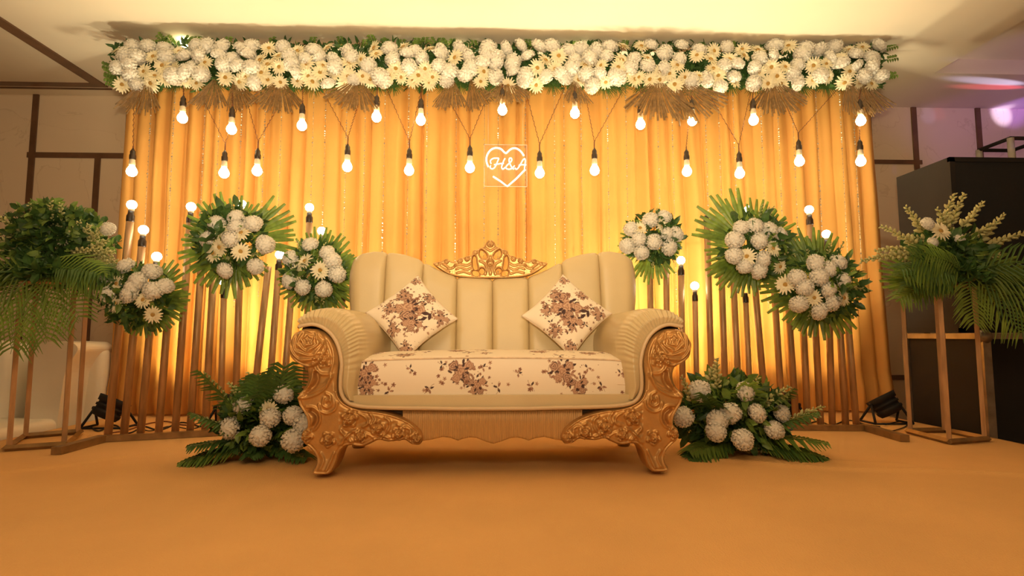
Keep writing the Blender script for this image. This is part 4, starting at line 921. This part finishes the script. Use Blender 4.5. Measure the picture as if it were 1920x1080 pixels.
def pillow(label, c, tgt, seed, rot):
    rr = random.Random(seed); n = 135; a = .165; vs = []; U = []; V = []; fs = []; cp = P(*c, 2.86)
    q = Quaternion((1,0,0), math.radians(-22)) @ Quaternion((0,1,0), math.radians(rot))
    for side in (-1, 1):
        for j in range(n+1):
            for i in range(n+1):
                s = -1+2*i/n; t_ = -1+2*j/n; e = (max(0,(1-s**2)*(1-t_**2)))**.42
                x = s*a*(1-.09*(1-t_*t_)); z = t_*a*(1-.09*(1-s*s)); y = side*(.062*e)+.0025*noise.noise((s*4, t_*4, seed+side))*e
                y += side*.002*math.sin(9*(s+t_))*(1-e)
                vs.append(cp+q @ Vector((x, y, z))); U.append(x+(0 if side < 0 else .8)); V.append(z)
    N1 = n+1; off = N1*N1
    for j in range(n):
        for i in range(n): k = j*N1+i; fs.append((k, k+1, k+N1+1, k+N1)); fs.append((off+k, off+k+N1, off+k+N1+1, off+k+1))
    mo = cluster(-.02, .01, .048, rr)+cluster(-.08,-.07,.02,rr)+cluster(.0,.12,.018,rr)+cluster(.13,-.13,.018,rr)+cluster(-.13,.13,.016,rr)+cluster(.055, -.03, .03, rr)+cluster(.12, .10, .022, rr)+cluster(-.10,.03,.022,rr)+cluster(.02,-.12,.02,rr)
    for k in range(7): a_ = k*.9; mo += sprig(math.cos(a_)*.11, math.sin(a_)*.11, .017, rr)
    mo += [('leaf', .06, .05, .022, .8, 1), ('leaf', .085, .055, .02, 2.2, 1), ('leaf', .075,.025,.02,1.4,1)]
    ang = math.radians(-rot); U = np.array(U); V = np.array(V); cols = paint(U, V, mo)
    t = thing('throw_pillow', label, 'pillow', cp, 'floral throw pillows on the sofa'); mb = MB(); mb.add([v-cp for v in vs], fs); link('pillow_cover', print_mesh(mb, 'pillow_cover', cols, t), t)
    m_ = MB(); edge = [i for i in range(N1)]+[j*N1+n for j in range(1,N1)]+[n*N1+i for i in range(n-1,-1,-1)]+[j*N1 for j in range(n-1,-1,-1)]
    m_.tube([vs[k] for k in edge[::3]]+[vs[0]], .0028, 5); m_.build('pillow_seam', M['creamcloth'], t)
pillow('floral diamond pillow leaning at the left end of the cream sofa', (772,592), 0, 4, 49)
pillow('floral diamond pillow leaning at the right end of the cream sofa', (1063,590), 0, 9, 43)

# ================================================================== RIGHT: SPEAKER, CASE, TRUSS
def speaker():
    t = thing('loudspeaker', 'tall black loudspeaker cabinet standing on the flight case', 'loudspeaker', (3.36,3.69,.61))
    x0,x1,y0,y1,z0,z1 = 2.97,3.80,3.46,3.94,.615,1.755; mb = MB(); mb.box((x0,y0+.02,z0),(x1,y1,z1)); mb.build('cabinet', M['black'], t, False)
    mb = MB()
    for a, b in (((x0,y0,z0),(x0+.035,y0+.02,z1)),((x1-.035,y0,z0),(x1,y0+.02,z1)),((x0,y0,z1-.03),(x1,y0+.02,z1)),((x0,y0,z0),(x1,y0+.02,z0+.03))): mb.box(a, b)
    mb.build('front_frame', M['black'], t, False)
    mb = MB(); mb.box((x0+.035,y0+.008,z0+.03),(x1-.035,y0+.02,z1-.03)); mb.build('grille', M['blackmat'], t, False)
speaker()
def case():
    x0,x1,y0,y1,z0,z1 = 2.965,4.1,3.30,3.97,-.45,.61; t = thing('flight_case', 'large black flight case with worn metal edges below the loudspeaker', 'equipment case', ((x0+x1)/2,(y0+y1)/2,z0)); e = .018
    mb = MB(); mb.box((x0+e,y0+e,z0),(x1-e,y1-e,z1-e*.3)); mb.build('case_body', M['black'], t, False)
    for nm, a, b in [('corner_bar',(x0,y0,z0),(x0+.05,y0+.045,z1)),('corner_bar',(x1-.045,y0,z0),(x1,y0+.045,z1)),('corner_bar',(x0,y1-.045,z0),(x0+.045,y1,z1)),('edge_bar',(x0,y0,z1-.035),(x1,y0+.035,z1)),('edge_bar',(x0,y0,z1-.035),(x0+.035,y1,z1)),('edge_bar',(x0,y1-.035,z1-.035),(x1,y1,z1)),('edge_bar',(x1-.035,y0,z1-.035),(x1,y1,z1))]:
        m_ = MB(); m_.box(a, b); m_.build(nm, M['alu'], t, False)
    m_ = MB(); m_.ball((x0+.025,y0+.02,z1-.02), .045, 10); m_.build('ball_corner', M['alu'], t)
case()
def truss():
    t = thing('lighting_truss', 'white tubular truss tower rising behind the loudspeaker', 'truss', (P(1893,240,4.2).x,4.2,-.45)); top = 2.16
    xp = P(1893,240,4.2).x; xs = (xp, xp+.29); 
    for x in xs:
        for y in (4.2,4.49): m_ = MB(); m_.tube([(x,y,-.45),(x,y,top)], .024, 12); m_.build('main_tube', M['whitetube'], t)
    for k in range(9):
        z = -.3+k*.29
        for a, b in (((xs[0],4.2,z),(xs[1],4.2,z+.27)),((xs[1],4.2,z),(xs[1],4.49,z+.27)),((xs[0],4.2,z),(xs[0],4.49,z+.27))):
            if z+.27 > top: continue
            m_ = MB(); m_.tube([a, b], .010, 8); m_.build('brace', M['whitetube'], t)
    for a, b in (((xs[0],4.2,top),(xs[1],4.2,top)),((xs[0],4.2,top),(xs[0],4.49,top)),((xs[1],4.2,top),(xs[1],4.49,top)),((xs[0],4.49,top),(xs[1],4.49,top))): m_ = MB(); m_.tube([a, b], .016, 8); m_.build('top_tube', M['black'], t)
truss()

# ================================================================== LEFT: WHITE SOFA OFF THE STAGE
def rbox(lo, hi, r=.05, n=5):
    """rounded box as a MB"""
    import bmesh
    bm = bmesh.new(); bmesh.ops.create_cube(bm, size=1)
    for v in bm.verts: v.co = Vector([(lo[k]+hi[k])/2+v.co[k]*(hi[k]-lo[k]) for k in range(3)])
    bmesh.ops.bevel(bm, geom=bm.edges[:]+bm.verts[:], offset=r, segments=n, profile=.5, affect='EDGES'); bm.verts.index_update()
    mb = MB(); mb.add([v.co.copy() for v in bm.verts], [tuple(v.index for v in f.verts) for f in bm.faces]); bm.free(); return mb
def white_sofa():
    x1 = -2.83; y1 = 4.35; t = thing('white_leather_sofa', 'white leather sofa standing off the stage behind the left metal stand', 'sofa', (-3.7,3.8,-.45))
    rbox((-4.9,3.15,-.43),(x1-.10,y1,-.12),.03).build('sofa_base', M['whiteleather'], t)
    rbox((-4.9,3.12,-.12),(-3.9,y1-.25,.03),.05).build('seat_cushion', M['whiteleather'], t); rbox((-3.9,3.12,-.12),(x1-.14,y1-.25,.03),.05).build('seat_cushion', M['whiteleather'], t)
    rbox((-5.3,y1-.32,-.1),(-4.27,y1-.10,.56),.09).build('back_cushion', M['whiteleather'], t); rbox((-4.25,y1-.32,-.1),(-3.33,y1-.10,.56),.09).build('back_cushion', M['whiteleather'], t)
    rbox((-5.3,y1-.12,-.43),(x1-.02,y1,.50),.05).build('back_frame', M['whiteleather'], t)
    # flared right wing
    prof = [(-.43,.0),(-.2,.0),(0,.005),(.2,.02),(.34,.035),(.43,.075),(.50,.11),(.54,.08),(.55,.02),(.54,-.14),(.40,-.2),(.1,-.2),(-.2,-.2),(-.43,-.2)]
    prof = [(q.x, q.y) for q in catmull([(*p, 0) for p in prof], 60)]; a_ = [Vector((x1-.14+dx, y1-.36, z)) for z, dx in prof]; b_ = [v+Vector((0,.36,0)) for v in a_]; n_ = len(prof); mb = MB(); mb.add(a_+b_, [tuple(range(n_))[::-1], tuple(range(n_,2*n_))]+[(i,(i+1)%n_,n_+(i+1)%n_,n_+i) for i in range(n_)]); mb.build('flared_arm', M['whiteleather'], t, False)
white_sofa()
